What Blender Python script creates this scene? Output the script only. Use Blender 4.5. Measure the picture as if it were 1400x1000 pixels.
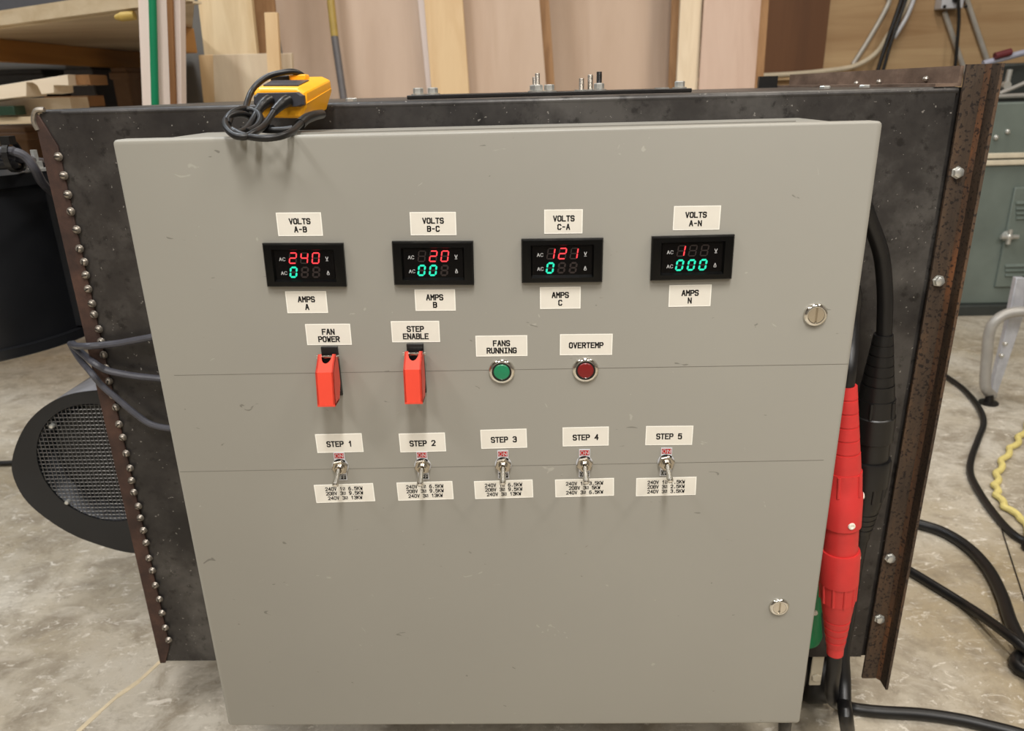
import bpy, bmesh, math, random
from mathutils import Vector, Matrix
random.seed(7)
for o in list(bpy.data.objects): bpy.data.objects.remove(o, do_unlink=True)
scene = bpy.context.scene
COL = scene.collection
V = Vector

# ------------------------------------------------------------------ camera
F_PX = 1030.0
CAM = V((0.03225, -0.71384, 0.03503))
YAW, PITCH, ROLL = -0.027944, 0.351920, -0.025956
_f = V((math.sin(YAW)*math.cos(PITCH), math.cos(YAW)*math.cos(PITCH), -math.sin(PITCH)))
_r = V((math.cos(YAW), -math.sin(YAW), 0)); _u = _r.cross(_f)
RIGHT = math.cos(ROLL)*_r + math.sin(ROLL)*_u
UP = -math.sin(ROLL)*_r + math.cos(ROLL)*_u
FWD = _f
cd = bpy.data.cameras.new('camera'); cam = bpy.data.objects.new('camera', cd); COL.objects.link(cam)
cam.matrix_world = Matrix(((RIGHT.x, UP.x, -FWD.x, CAM.x), (RIGHT.y, UP.y, -FWD.y, CAM.y), (RIGHT.z, UP.z, -FWD.z, CAM.z), (0, 0, 0, 1)))
cd.sensor_fit = 'HORIZONTAL'; cd.sensor_width = 36; cd.lens = F_PX/1400*36
cd.clip_start = 0.02; cd.clip_end = 60
cd.dof.use_dof = True; cd.dof.focus_distance = 0.76; cd.dof.aperture_fstop = 9.0
scene.camera = cam

# ------------------------------------------------------------------ light and exposure
world = bpy.data.worlds.new('world'); scene.world = world; world.use_nodes = True
world.node_tree.nodes['Background'].inputs[0].default_value = (0, 0, 0, 1)
world.node_tree.nodes['Background'].inputs[1].default_value = 0.0
def area(name, loc, sx, sy, power, col, target=None):
    l = bpy.data.lights.new(name, 'AREA'); l.shape = 'RECTANGLE'; l.size = sx; l.size_y = sy; l.energy = power; l.color = col
    o = bpy.data.objects.new(name, l); COL.objects.link(o); o.location = loc
    if target: o.rotation_euler = (V(target)-V(loc)).to_track_quat('-Z', 'Y').to_euler()
    return o
WARM = (1.0, 0.93, 0.83); NEUT = (1.0, 0.98, 0.945); COOL = (0.86, 0.93, 1.0)
area('ceiling_lamp_middle_offscreen', (0.15, -1.55, 2.55), 0.30, 1.2, 84, NEUT)
area('ceiling_lamp_front_left_offscreen', (-2.1, -1.3, 2.55), 0.30, 1.2, 40, NEUT)
area('ceiling_lamp_front_right_offscreen', (2.2, -1.2, 2.55), 0.30, 1.2, 46, WARM)
area('ceiling_lamp_rear_left_offscreen', (-1.2, 1.25, 2.55), 0.30, 1.2, 38, COOL)
area('ceiling_lamp_rear_right_offscreen', (1.3, 1.35, 2.55), 0.30, 1.2, 32, WARM)
area('fill_lamp_back_left_offscreen', (-1.1, -3.3, 2.55), 0.30, 1.2, 44, NEUT)  # added fill lamp out of view, brightens the lower part of the door
area('fill_lamp_back_right_offscreen', (1.4, -3.3, 2.55), 0.30, 1.2, 44, NEUT)  # second lamp of the added row, unseen fill for the door face
area('ceiling_lamp_far_left_offscreen', (-3.1, 1.3, 2.55), 0.30, 1.2, 30, COOL)
vs = scene.view_settings
vs.view_transform = 'Standard'; vs.look = 'None'; vs.gamma = 1.0; vs.use_curve_mapping = False; vs.exposure = 0.16

# ------------------------------------------------------------------ pixel ray -> point on a known plane
def ray(x, y):
    return ((x-700)/F_PX)*RIGHT - ((y-500)/F_PX)*UP + FWD
def P(x, y, Y=None, Z=None, X=None):
    d = ray(x, y)
    t = (Y-CAM.y)/d.y if Y is not None else ((Z-CAM.z)/d.z if Z is not None else (X-CAM.x)/d.x)
    return CAM + d*t
FZ = -0.925            # floor height
DB = 0.20              # front face of the steel cabinet

# ------------------------------------------------------------------ materials
def S(r, g, b):
    f = lambda c: (c/255/12.92) if c/255 <= 0.04045 else ((c/255+0.055)/1.055)**2.4
    return (f(r), f(g), f(b), 1)
class NT:
    def __init__(s, name):
        s.m = bpy.data.materials.new(name); s.m.use_nodes = True; s.t = s.m.node_tree
        s.b = s.t.nodes['Principled BSDF']; s.tc = None
    def n(s, typ, **kw):
        x = s.t.nodes.new(typ)
        for k, v in kw.items(): setattr(x, k, v)
        return x
    def l(s, a, b): s.t.links.new(a, b)
    def coord(s, scale=(1, 1, 1), kind='Object', rot=(0, 0, 0)):
        if s.tc is None: s.tc = s.n('ShaderNodeTexCoord')
        mp = s.n('ShaderNodeMapping'); mp.inputs['Scale'].default_value = scale; mp.inputs['Rotation'].default_value = rot
        s.l(s.tc.outputs[kind], mp.inputs['Vector']); return mp.outputs[0]
    def noise(s, vec, scale, detail=4, rough=0.55, dist=0):
        x = s.n('ShaderNodeTexNoise'); x.inputs['Scale'].default_value = scale; x.inputs['Detail'].default_value = detail
        x.inputs['Roughness'].default_value = rough; x.inputs['Distortion'].default_value = dist
        s.l(vec, x.inputs['Vector']); return x.outputs['Fac']
    def ramp(s, fac, stops, interp='LINEAR'):
        x = s.n('ShaderNodeValToRGB'); x.color_ramp.interpolation = interp
        e = x.color_ramp.elements
        while len(e) < len(stops): e.new(0.5)
        for i, (p, c) in enumerate(stops): e[i].position = p; e[i].color = c
        s.l(fac, x.inputs['Fac']); return x.outputs['Color']
    def mix(s, fac, a, b, mode='MIX'):
        x = s.n('ShaderNodeMix', data_type='RGBA', blend_type=mode)
        for sock, v in ((x.inputs[0], fac), (x.inputs[6], a), (x.inputs[7], b)):
            if hasattr(v, 'is_linked') or hasattr(v, 'links'): s.l(v, sock)
            else: sock.default_value = v
        return x.outputs[2]
    def math(s, op, a, b=None, clamp=False):
        x = s.n('ShaderNodeMath', operation=op); x.use_clamp = clamp
        for sock, v in zip(x.inputs, (a, b)):
            if v is None: continue
            if hasattr(v, 'links'): s.l(v, sock)
            else: sock.default_value = v
        return x.outputs[0]
    def bump(s, h, strength=0.2, dist=0.002):
        x = s.n('ShaderNodeBump'); x.inputs['Strength'].default_value = strength; x.inputs['Distance'].default_value = dist
        s.l(h, x.inputs['Height']); s.l(x.outputs[0], s.b.inputs['Normal'])
    def set(s, base=None, rough=None, metal=None, spec=None):
        for nm, v in (('Base Color', base), ('Roughness', rough), ('Metallic', metal), ('Specular IOR Level', spec)):
            if v is None: continue
            if hasattr(v, 'links'): s.l(v, s.b.inputs[nm])
            else: s.b.inputs[nm].default_value = v
        return s.m
BW = lambda v: (v, v, v, 1)
def plain(name, col, rough=0.5, metal=0.0, var=0.08, scale=30, bump=0.0):
    t = NT(name); c = t.coord(); f = t.noise(c, scale, 3)
    dark = tuple(x*(1-var) for x in col[:3])+(1,); lite = tuple(min(1, x*(1+var)) for x in col[:3])+(1,)
    t.set(t.ramp(f, [(0.3, dark), (0.7, lite)]), rough, metal)
    if bump: t.bump(f, bump, 0.001)
    return t.m
def glow(name, col, strength, base):
    t = NT(name); t.set(base, 0.4)
    t.b.inputs['Emission Color'].default_value = col; t.b.inputs['Emission Strength'].default_value = strength
    return t.m
def wood(name, a, b, axis='z', scale=1.0, knots=False, rough=0.62):
    t = NT(name)
    st = {'z': (14, 14, 0.9), 'x': (0.9, 14, 14), 'y': (14, 0.9, 14)}[axis]
    st = tuple(k*scale for k in st)
    c = t.coord(st); n1 = t.noise(c, 1.3, 6, 0.6, 0.6)
    n2 = t.noise(t.coord(tuple(k*5 for k in st)), 1.5, 3, 0.6)
    n3 = t.noise(t.coord((1.2, 1.2, 0.8)), 1.1, 2)
    col = t.ramp(n1, [(0.32, b), (0.62, a)])
    col = t.mix(t.math('MULTIPLY', n2, 0.35), col, b)
    col = t.mix(t.ramp(n3, [(0.4, BW(0)), (0.75, BW(0.35))]), col, tuple(min(1, x*1.12) for x in a[:3])+(1,))
    if knots:
        v = t.n('ShaderNodeTexVoronoi'); v.inputs['Scale'].default_value = 2.2
        t.l(t.coord((1, 1, 0.6)), v.inputs['Vector'])
        k = t.ramp(v.outputs['Distance'], [(0.02, BW(0.8)), (0.09, BW(0))])
        col = t.mix(k, col, tuple(x*0.35 for x in b[:3])+(1,))
    t.set(col, rough); t.bump(n2, 0.12, 0.0006)
    return t.m

M = {}
# grey powder coat
t = NT('grey_enamel'); c = t.coord()
big = t.noise(c, 2.3, 2); mid = t.noise(c, 9, 3)
col = t.ramp(big, [(0.3, S(142, 139, 131)), (0.7, S(149, 146, 137))])
mk = t.noise(t.coord((40, 40, 95)), 1.0, 2, 0.5, 1.2)
col = t.mix(t.ramp(mk, [(0.745, BW(0)), (0.765, BW(0.55))]), col, S(80, 76, 70))
mk2 = t.noise(t.coord((55, 55, 60), rot=(0, 0.7, 0)), 1.0, 2, 0.5, 1.0)
col = t.mix(t.ramp(mk2, [(0.745, BW(0)), (0.765, BW(0.22))]), col, S(205, 200, 188))
t.set(col, 0.42); t.bump(t.noise(c, 900, 2), 0.05, 0.0003); M['enamel'] = t.m
# mill scale steel
t = NT('mill_scale_steel'); c = t.coord()
n1 = t.noise(c, 7, 6, 0.65); n2 = t.noise(c, 60, 5, 0.7); n3 = t.noise(c, 1.7, 3)
col = t.ramp(n1, [(0.36, S(36, 33, 32)), (0.5, S(56, 53, 51)), (0.62, S(82, 79, 76))])
col = t.mix(t.ramp(n3, [(0.45, BW(0)), (0.7, BW(0.6))]), col, S(44, 36, 31))
col = t.mix(t.ramp(n2, [(0.56, BW(0)), (0.66, BW(0.7))]), col, S(20, 17, 15))
sp = t.noise(c, 210, 2, 0.5)
col = t.mix(t.ramp(sp, [(0.725, BW(0)), (0.745, BW(0.6))]), col, S(160, 155, 148))
t.set(col, t.ramp(n1, [(0.3, BW(0.52)), (0.7, BW(0.36))]), 0.25); t.bump(n2, 0.10, 0.001); M['scale'] = t.m
# rust
def rust(name, cols, st=(1, 1, 1), pits=True):
    t = NT(name); c = t.coord(st); n1 = t.noise(c, 22, 6, 0.7); n2 = t.noise(t.coord(), 240, 3, 0.6)
    col = t.ramp(n1, [(0.3, cols[0]), (0.5, cols[1]), (0.68, cols[2])])
    if pits: col = t.mix(t.ramp(n2, [(0.55, BW(0)), (0.61, BW(0.85))]), col, S(24, 16, 13))
    t.set(col, 0.72, 0.1); t.bump(n2, 0.25, 0.001); return t.m
M['rust_flange'] = rust('brown_oxide_steel', (S(42, 28, 23), S(62, 42, 34), S(80, 55, 44)), pits=False)
M['rust_iron'] = rust('pitted_rust', (S(54, 44, 35), S(76, 60, 46), S(102, 74, 50)), (1.5, 1.5, 0.22))
M['rust_heel'] = rust('orange_rust', (S(60, 46, 34), S(88, 62, 43), S(128, 80, 46)), (1.5, 1.5, 0.35))
M['rust_top'] = rust('dusty_rust', (S(84, 66, 54), S(112, 92, 78), S(140, 118, 102)), (0.4, 0.4, 1), pits=False)
M['zinc'] = plain('zinc_plate', S(205, 205, 200), 0.32, 0.7, 0.1, 200)
M['worn_zinc'] = plain('worn_zinc', S(150, 142, 132), 0.38, 0.75, 0.2, 300)
M['chrome'] = plain('chrome', S(225, 222, 215), 0.10, 1.0, 0.03, 60)
M['nickel'] = plain('nickel', S(205, 198, 186), 0.16, 1.0, 0.05, 60)
M['nut_steel'] = plain('satin_nut_steel', S(176, 168, 155), 0.24, 0.95, 0.06, 60)
M['dark_steel'] = plain('black_oxide', S(48, 46, 45), 0.4, 0.7, 0.15, 90)
M['black_gloss'] = plain('glossy_black_plastic', S(6, 6, 6), 0.28, 0, 0.1, 60)
M['black_gloss'].node_tree.nodes['Principled BSDF'].inputs['Specular IOR Level'].default_value = 0.22
M['black_plastic'] = plain('black_plastic', S(16, 15, 15), 0.40, 0, 0.12, 60)
M['black_paint'] = plain('black_paint', S(26, 27, 30), 0.36, 0.1, 0.22, 11, 0.03)
M['screen'] = plain('smoked_window', S(6, 5, 6), 0.2, 0, 0.05, 20)
M['screen'].node_tree.nodes['Principled BSDF'].inputs['Specular IOR Level'].default_value = 0.15
M['rubber'] = plain('black_rubber_jacket', S(13, 12, 13), 0.42, 0, 0.2, 40, 0.05)
M['grey_rubber'] = plain('grey_rubber_jacket', S(66, 66, 73), 0.45, 0, 0.18, 60, 0.05)
M['red_plastic'] = plain('red_plastic', S(222, 70, 50), 0.38, 0, 0.04, 25)
M['red_rubber'] = plain('red_rubber', S(202, 50, 48), 0.46, 0, 0.07, 40)
M['green_rubber'] = plain('green_rubber', S(20, 128, 78), 0.46, 0, 0.07, 40)
M['white_plastic'] = plain('white_plastic', S(236, 230, 216), 0.4, 0, 0.03)
M['tape_rim'] = plain('label_rim', S(240, 237, 228), 0.5, 0, 0.02)
M['tape'] = plain('label_face', S(220, 215, 204), 0.45, 0, 0.02, 80)
M['ink'] = plain('black_ink', S(16, 14, 14), 0.5, 0, 0.05)
M['scribe'] = plain('pencil_line', S(108, 104, 96), 0.6)
M['green_lens'] = plain('green_lens', S(18, 122, 82), 0.35, 0, 0.05, 300)
M['red_lens'] = plain('red_lens', S(118, 10, 14), 0.35, 0, 0.05, 300)
M['lit_red'] = glow('lit_red_segment', S(255, 62, 70), 1.25, S(120, 20, 20))
M['lit_green'] = glow('lit_green_segment', S(34, 245, 200), 0.72, S(10, 120, 90))
M['unlit'] = plain('unlit_segment', S(36, 27, 27), 0.4)
M['mark_white'] = plain('white_print', S(205, 205, 205), 0.5)
M['on_red'] = plain('red_print', S(176, 34, 38), 0.45)
M['off_black'] = plain('black_print', S(26, 24, 22), 0.45)
M['yellow'] = plain('yellow_plastic', S(246, 172, 24), 0.38, 0, 0.05, 30)
M['meter_grey'] = plain('dark_grey_plastic', S(52, 52, 58), 0.4)
M['galv'] = plain('galvanised_sheet', S(190, 193, 202), 0.35, 0.35, 0.12, 40)
M['wire'] = plain('mesh_wire', S(120, 118, 115), 0.4, 0.6)
M['conduit'] = plain('grey_conduit', S(188, 184, 176), 0.4, 0.3, 0.08, 20)
M['conduit_w'] = plain('cream_cable_jacket', S(205, 192, 168), 0.5, 0, 0.06, 20)
M['boxgrey'] = plain('pale_box_metal', S(206, 208, 214), 0.4, 0.2)
M['machine'] = plain('grey_green_paint', S(106, 116, 110), 0.45, 0.05, 0.14, 7, 0.03)
M['machine_d'] = plain('dark_base_paint', S(48, 52, 50), 0.5)
M['cream'] = plain('cream_trim', S(212, 202, 180), 0.5)
M['tube'] = plain('grey_tube_paint', S(158, 155, 150), 0.4, 0.2, 0.08, 30)
M['yellow_rope'] = plain('yellow_cord_jacket', S(214, 198, 124), 0.5, 0, 0.1, 50)
M['maroon'] = plain('maroon_grip', S(92, 30, 36), 0.5)
M['bluegrey'] = plain('blue_grey_bar', S(168, 172, 190), 0.4, 0.3)
M['green_box'] = plain('dark_green_paint', S(30, 58, 42), 0.5)
M['green_pole'] = plain('green_enamel', S(20, 124, 84), 0.3, 0, 0.06, 10)
M['yellow_handle'] = plain('yellow_handle_wood', S(176, 148, 74), 0.5, 0, 0.1, 20)
M['grey_handle'] = plain('grey_handle_sleeve', S(102, 98, 98), 0.45)
M['ply_pink'] = wood('pink_plywood', S(202, 177, 155), S(184, 156, 132), 'z', 0.35)
M['ply_pink2'] = wood('rosy_plywood', S(208, 182, 164), S(186, 154, 134), 'z', 0.5)
M['ply_edge'] = wood('plywood_edge', S(178, 136, 92), S(140, 100, 62), 'z', 1.6)
M['pine'] = wood('pale_pine', S(222, 192, 148), S(204, 168, 122), 'z', 0.7, True)
M['pine_w'] = wood('bleached_pine', S(232, 214, 186), S(212, 190, 158), 'z', 0.8)
M['pine_g'] = wood('grey_pine', S(214, 196, 168), S(186, 164, 136), 'z', 0.8)
M['pine_k'] = wood('knotty_pine', S(224, 202, 164), S(196, 168, 126), 'z', 0.8, True)
M['white_edge'] = wood('white_board', S(228, 212, 202), S(214, 194, 180), 'z', 0.6)
M['brown_strip'] = wood('brown_trim_wood', S(150, 104, 62), S(116, 76, 42), 'z', 1.2)
M['shelf_ply'] = wood('shelf_plywood', S(196, 178, 152), S(170, 150, 122), 'x', 0.5)
M['shelf_edge'] = wood('shelf_edge_pine', S(208, 190, 160), S(186, 164, 130), 'x', 1.0)
M['beam'] = wood('amber_beam', S(186, 134, 68), S(150, 102, 46), 'y', 0.6)
M['white_lumber'] = wood('white_lumber', S(238, 224, 202), S(220, 200, 172), 'x', 0.8)
M['brown_end'] = wood('brown_end_grain', S(150, 108, 66), S(118, 82, 46), 'y', 1.5)
M['wall_ply'] = wood('wall_plywood', S(196, 168, 128), S(146, 110, 72), 'x', 0.45, True)
M['wall_ply_d'] = wood('dark_plywood', S(112, 74, 44), S(88, 56, 32), 'z', 0.35)
M['dim_grey'] = plain('grey_tote', S(92, 92, 96), 0.6)
M['card'] = plain('brown_carton', S(118, 90, 66), 0.7)
M['dark_grey'] = plain('dark_grey_case', S(70, 70, 74), 0.6)
M['wall_paint'] = plain('dim_wall_paint', S(124, 119, 112), 0.7, 0, 0.05, 3)
M['ceil'] = plain('ceiling_paint', S(190, 184, 174), 0.8, 0, 0.03, 3)
# concrete
t = NT('worn_concrete'); c = t.coord()
n1 = t.noise(c, 1.6, 5, 0.62, 0.3); n2 = t.noise(c, 9, 6, 0.7, 0.4); n3 = t.noise(c, 70, 4, 0.7); n4 = t.noise(t.coord((1, 2.2, 1), rot=(0, 0, 0.5)), 14, 5, 0.7, 1.0)
n5 = t.noise(c, 26, 4, 0.7, 0.6)
col = t.ramp(n1, [(0.36, S(158, 143, 116)), (0.5, S(176, 166, 148)), (0.64, S(192, 185, 172))])
col = t.mix(t.ramp(n2, [(0.45, BW(0)), (0.62, BW(0.8))]), col, S(134, 123, 106))
n6 = t.noise(t.coord((1, 1.8, 1), rot=(0, 0, -0.4)), 30, 6, 0.78, 1.2)
col = t.mix(t.ramp(n4, [(0.54, BW(0)), (0.70, BW(0.45))]), col, S(204, 196, 182))
col = t.mix(t.ramp(n6, [(0.57, BW(0)), (0.63, BW(0.75))]), col, S(222, 215, 203))
col = t.mix(t.ramp(n5, [(0.62, BW(0)), (0.72, BW(0.45))]), col, S(108, 98, 84))
col = t.mix(t.ramp(n3, [(0.60, BW(0)), (0.72, BW(0.4))]), col, S(116, 105, 90))
t.set(col, t.ramp(n2, [(0.35, BW(0.24)), (0.65, BW(0.5))])); t.bump(t.math('ADD', n2, t.math('MULTIPLY', n3, 0.5)), 0.25, 0.003); M['concrete'] = t.m
M['filler'] = plain('crack_filler', S(206, 190, 160), 0.6, 0, 0.12, 60, 0.2)

# ------------------------------------------------------------------ mesh helpers
class MB:
    def __init__(s): s.v = []; s.f = []; s.mi = []
    def add(s, vs, fs, m=0):
        b = len(s.v); s.v += [V(x) for x in vs]
        for f in fs: s.f.append([b+i for i in f]); s.mi.append(m)
        return s
    def hexa(s, p, m=0):           # p: 4 back-loop points then 4 front-loop points
        return s.add(p, [(0, 1, 2, 3), (7, 6, 5, 4), (0, 4, 5, 1), (1, 5, 6, 2), (2, 6, 7, 3), (3, 7, 4, 0)], m)
    def box(s, a, b, m=0):
        (x0, y0, z0), (x1, y1, z1) = a, b
        return s.hexa([(x0, y1, z0), (x1, y1, z0), (x1, y1, z1), (x0, y1, z1), (x0, y0, z0), (x1, y0, z0), (x1, y0, z1), (x0, y0, z1)], m)
    def prism(s, poly, d, m=0):    # poly: list of points, extruded by d
        n = len(poly); poly = [V(p) for p in poly]; d = V(d)
        return s.add(poly+[p+d for p in poly], [tuple(range(n))[::-1], tuple(range(n, 2*n))]+[(i, (i+1) % n, n+(i+1) % n, n+i) for i in range(n)], m)
    def lathe(s, o, ax, prof, n=24, m=0, up=None, caps=True):   # prof: [(t along axis, r)]
        o = V(o); ax = V(ax).normalized()
        a = V(up) if up else (V((0, 0, 1)) if abs(ax.z) < 0.9 else V((1, 0, 0)))
        u = (a-ax*a.dot(ax)).normalized(); w = ax.cross(u)
        vs = []; fs = []
        for (t, r) in prof:
            for k in range(n):
                an = 2*math.pi*k/n; vs.append(o+ax*t+(u*math.cos(an)+w*math.sin(an))*r)
        for i in range(len(prof)-1):
            for k in range(n):
                fs.append((i*n+k, i*n+(k+1) % n, (i+1)*n+(k+1) % n, (i+1)*n+k))
        if caps:
            fs.append(tuple(range(n))[::-1]); fs.append(tuple((len(prof)-1)*n+k for k in range(n)))
        return s.add(vs, fs, m)
    def cyl(s, a, b, r0, r1=None, n=16, m=0):
        a = V(a); b = V(b); return s.lathe(a, b-a, [(0, r0), ((b-a).length, r0 if r1 is None else r1)], n, m)
    def tube(s, pts, r, n=10, m=0, sub=8, wob=None):
        pts = spline(pts, sub); vs = []; fs = []
        tan = [(pts[min(i+1, len(pts)-1)]-pts[max(i-1, 0)]).normalized() for i in range(len(pts))]
        u = tan[0].orthogonal().normalized()
        for i, p in enumerate(pts):
            u = (u-tan[i]*u.dot(tan[i])).normalized(); w = tan[i].cross(u)
            rr = r[0]+(r[1]-r[0])*i/(len(pts)-1) if isinstance(r, tuple) else r
            if wob: rr *= 1+wob*math.sin(i*1.3)
            for k in range(n):
                an = 2*math.pi*k/n; vs.append(p+(u*math.cos(an)+w*math.sin(an))*rr)
        for i in range(len(pts)-1):
            for k in range(n): fs.append((i*n+k, i*n+(k+1) % n, (i+1)*n+(k+1) % n, (i+1)*n+k))
        fs.append(tuple(range(n))[::-1]); fs.append(tuple((len(pts)-1)*n+k for k in range(n)))
        return s.add(vs, fs, m)
    def build(s, name, mats, parent=None, bevel=0, seg=2, sharp=0.6, recalc=True, loc=None):
        org = V(loc) if loc is not None else (V(parent['_o']) if parent is not None and '_o' in parent else V((0, 0, 0)))
        me = bpy.data.meshes.new(name); me.from_pydata([tuple(v-org) for v in s.v], [], s.f)
        mats = mats if isinstance(mats, (list, tuple)) else [mats]
        for m in mats: me.materials.append(M[m])
        me.polygons.foreach_set('material_index', s.mi)
        if recalc:
            bm = bmesh.new(); bm.from_mesh(me); bmesh.ops.recalc_face_normals(bm, faces=bm.faces); bm.to_mesh(me); bm.free()
        me.polygons.foreach_set('use_smooth', [True]*len(me.polygons)); me.set_sharp_from_angle(angle=sharp); me.update()
        o = bpy.data.objects.new(name, me); COL.objects.link(o)
        if parent is not None:
            o.parent = parent
            if loc is not None: o.location = org-V(parent['_o'])
            o['_o'] = tuple(org)
        else:
            o.location = org; o['_o'] = tuple(org)
        if bevel:
            b = o.modifiers.new('bevel', 'BEVEL'); b.width = bevel; b.segments = seg; b.limit_method = 'ANGLE'; b.angle_limit = 0.7
        return o
def spline(pts, sub=8):
    pts = [V(p) for p in pts]
    if len(pts) == 2: return pts
    out = []
    for i in range(len(pts)-1):
        p0 = pts[max(i-1, 0)]; p1 = pts[i]; p2 = pts[i+1]; p3 = pts[min(i+2, len(pts)-1)]
        for k in range(sub):
            t = k/sub
            out.append(0.5*((2*p1)+(p2-p0)*t+(2*p0-5*p1+4*p2-p3)*t*t+(3*p1-p0-3*p2+p3)*t**3))
    return out+[pts[-1]]
def thing(name, loc, label, cat, group=None):
    o = bpy.data.objects.new(name, None); COL.objects.link(o); o.location = loc; o['_o'] = tuple(loc); o.empty_display_size = 0.05
    return tag(o, label, cat, group)
def tag(o, label=None, cat=None, group=None, kind=None):
    for k, v in (('label', label), ('category', cat), ('group', group), ('kind', kind)):
        if v: o[k] = v
    return o
def lab(o, label): o['label'] = label; return o
def copy_at(src, parent, pos, rot=None):
    c = src.copy(); COL.objects.link(c); c.parent = parent; c.location = V(pos)-V(parent['_o']); c['_o'] = tuple(pos)
    if rot: c.rotation_euler = rot
    return c

# ------------------------------------------------------------------ stroke lettering
G = {
'A': ['0,0 1.7,6 2.3,6 4,0', '.75,2.1 3.25,2.1'], 'B': ['0,0 0,6 3,6 4,5.2 4,4 3,3.2 0,3.2', '3,3.2 4,2.3 4,.9 3,0 0,0'],
'C': ['4,5 3.2,6 .8,6 0,5 0,1 .8,0 3.2,0 4,1'], 'D': ['0,0 0,6 2.6,6 4,4.6 4,1.4 2.6,0 0,0'], 'E': ['4,6 0,6 0,0 4,0', '0,3.1 3.2,3.1'],
'F': ['4,6 0,6 0,0', '0,3.1 3.2,3.1'], 'G': ['4,5 3.2,6 .8,6 0,5 0,1 .8,0 3.2,0 4,1 4,2.8 2.3,2.8'], 'I': ['.6,0 3.4,0', '.6,6 3.4,6', '2,0 2,6'],
'K': ['0,0 0,6', '4,6 0,2.4', '1.4,3.6 4,0'], 'L': ['0,6 0,0 4,0'], 'M': ['0,0 0,6 2,3 4,6 4,0'], 'N': ['0,0 0,6 4,0 4,6'],
'O': ['.9,0 0,1 0,5 .9,6 3.1,6 4,5 4,1 3.1,0 .9,0'], 'P': ['0,0 0,6 3,6 4,5.2 4,3.6 3,2.8 0,2.8'], 'R': ['0,0 0,6 3,6 4,5.2 4,3.8 3,3 0,3', '2,3 4,0'],
'S': ['4,5.1 3.2,6 .8,6 0,5.2 0,4 .8,3.2 3.2,2.9 4,2.1 4,.9 3.2,0 .8,0 0,.9'], 'T': ['0,6 4,6', '2,6 2,0'], 'U': ['0,6 0,1 .9,0 3.1,0 4,1 4,6'],
'V': ['0,6 2,0 4,6'], 'W': ['0,6 .8,0 2,3.6 3.2,0 4,6'], '-': ['.9,3 3.1,3'], '.': ['1.8,0 2.2,0 2.2,.4 1.8,.4 1.8,0'],
'0': ['.9,0 0,1 0,5 .9,6 3.1,6 4,5 4,1 3.1,0 .9,0'], '1': ['.8,4.6 2.2,6 2.2,0'], '2': ['0,5 .8,6 3.2,6 4,5.1 4,3.8 0,0 4,0'],
'3': ['0,5.2 .8,6 3.2,6 4,5.1 4,3.9 3.2,3.2 1.6,3.2', '3.2,3.2 4,2.4 4,.9 3.2,0 .8,0 0,.8'], '4': ['3,0 3,6 0,2 4,2'],
'5': ['3.8,6 .3,6 0,3.3 .8,3.8 3.2,3.8 4,3 4,.9 3.2,0 .8,0 0,.8'], '6': ['3.6,6 1.6,6 0,3.6 0,1 .8,0 3.2,0 4,.9 4,2.6 3.2,3.4 .6,3.4'],
'7': ['0,6 4,6 1.6,0'], '8': ['.8,3.2 0,4 0,5.2 .8,6 3.2,6 4,5.2 4,4 3.2,3.2 .8,3.2 0,2.4 0,.8 .8,0 3.2,0 4,.8 4,2.4 3.2,3.2'],
'9': ['.4,0 2.4,0 4,2.4 4,5 3.2,6 .8,6 0,5.1 0,3.4 .8,2.6 3.4,2.6'], '#': ['0,.4 0,5.6 4,5.6 4,.4 0,.4', '.4,.2 3.8,5.6'], '_': ['.2,-1.4 3.8,-1.4'], ' ': []}
def letters(mb, text, center, u, w, cap, adv, stroke, off, m=0, slant=0.0):
    # u: unit vector to the right, w: unit vector upwards, off: lift from the surface
    n = len(text); gw = adv*0.66
    for i, ch in enumerate(text):
        ox = (i-(n-1)/2)*adv-gw/2
        for pl in G[ch]:
            pts = [tuple(float(k) for k in q.split(',')) for q in pl.split()]
            pts = [(ox+x/4*gw+slant*(y/6)*cap, (y/6-0.5)*cap) for x, y in pts]
            h = stroke/2 if ch != '#' else stroke*0.3
            for (x0, y0), (x1, y1) in zip(pts[:-1], pts[1:]):
                L = math.hypot(x1-x0, y1-y0)
                if L < 1e-9: continue
                dx, dy = (x1-x0)/L*h, (y1-y0)/L*h
                q = [(x0-dx-dy, y0-dy+dx), (x0-dx+dy, y0-dy-dx), (x1+dx+dy, y1+dy-dx), (x1+dx-dy, y1+dy+dx)]
                mb.add([center+u*a+w*b+off for a, b in q], [(0, 1, 2, 3)], m)
    return mb

# ================================================================== THE SETTING
b = MB(); b.box((-4.6, -4.2, FZ-0.1), (3.9, 3.6, FZ)); tag(b.build('floor', 'concrete'), kind='structure')
b = MB(); b.box((-4.6, 3.45, FZ), (3.9, 3.55, 2.75)); wall_back = tag(b.build('wall_back', 'wall_paint'), kind='structure')
b = MB(); b.box((-4.6, -4.2, FZ), (-4.5, 3.45, 2.75)); tag(b.build('wall_left', 'wall_paint'), kind='structure')
b = MB(); b.box((3.8, -4.2, FZ), (3.9, 3.45, 2.75)); tag(b.build('wall_right', 'wall_paint'), kind='structure')
b = MB(); b.box((-4.5, -4.2, FZ), (3.8, -4.1, 2.75)); tag(b.build('wall_front', 'wall_paint'), kind='structure')
b = MB(); b.box((-4.6, -4.2, 2.75), (3.9, 3.6, 2.85)); tag(b.build('ceiling', 'ceil'), kind='structure')
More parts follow.
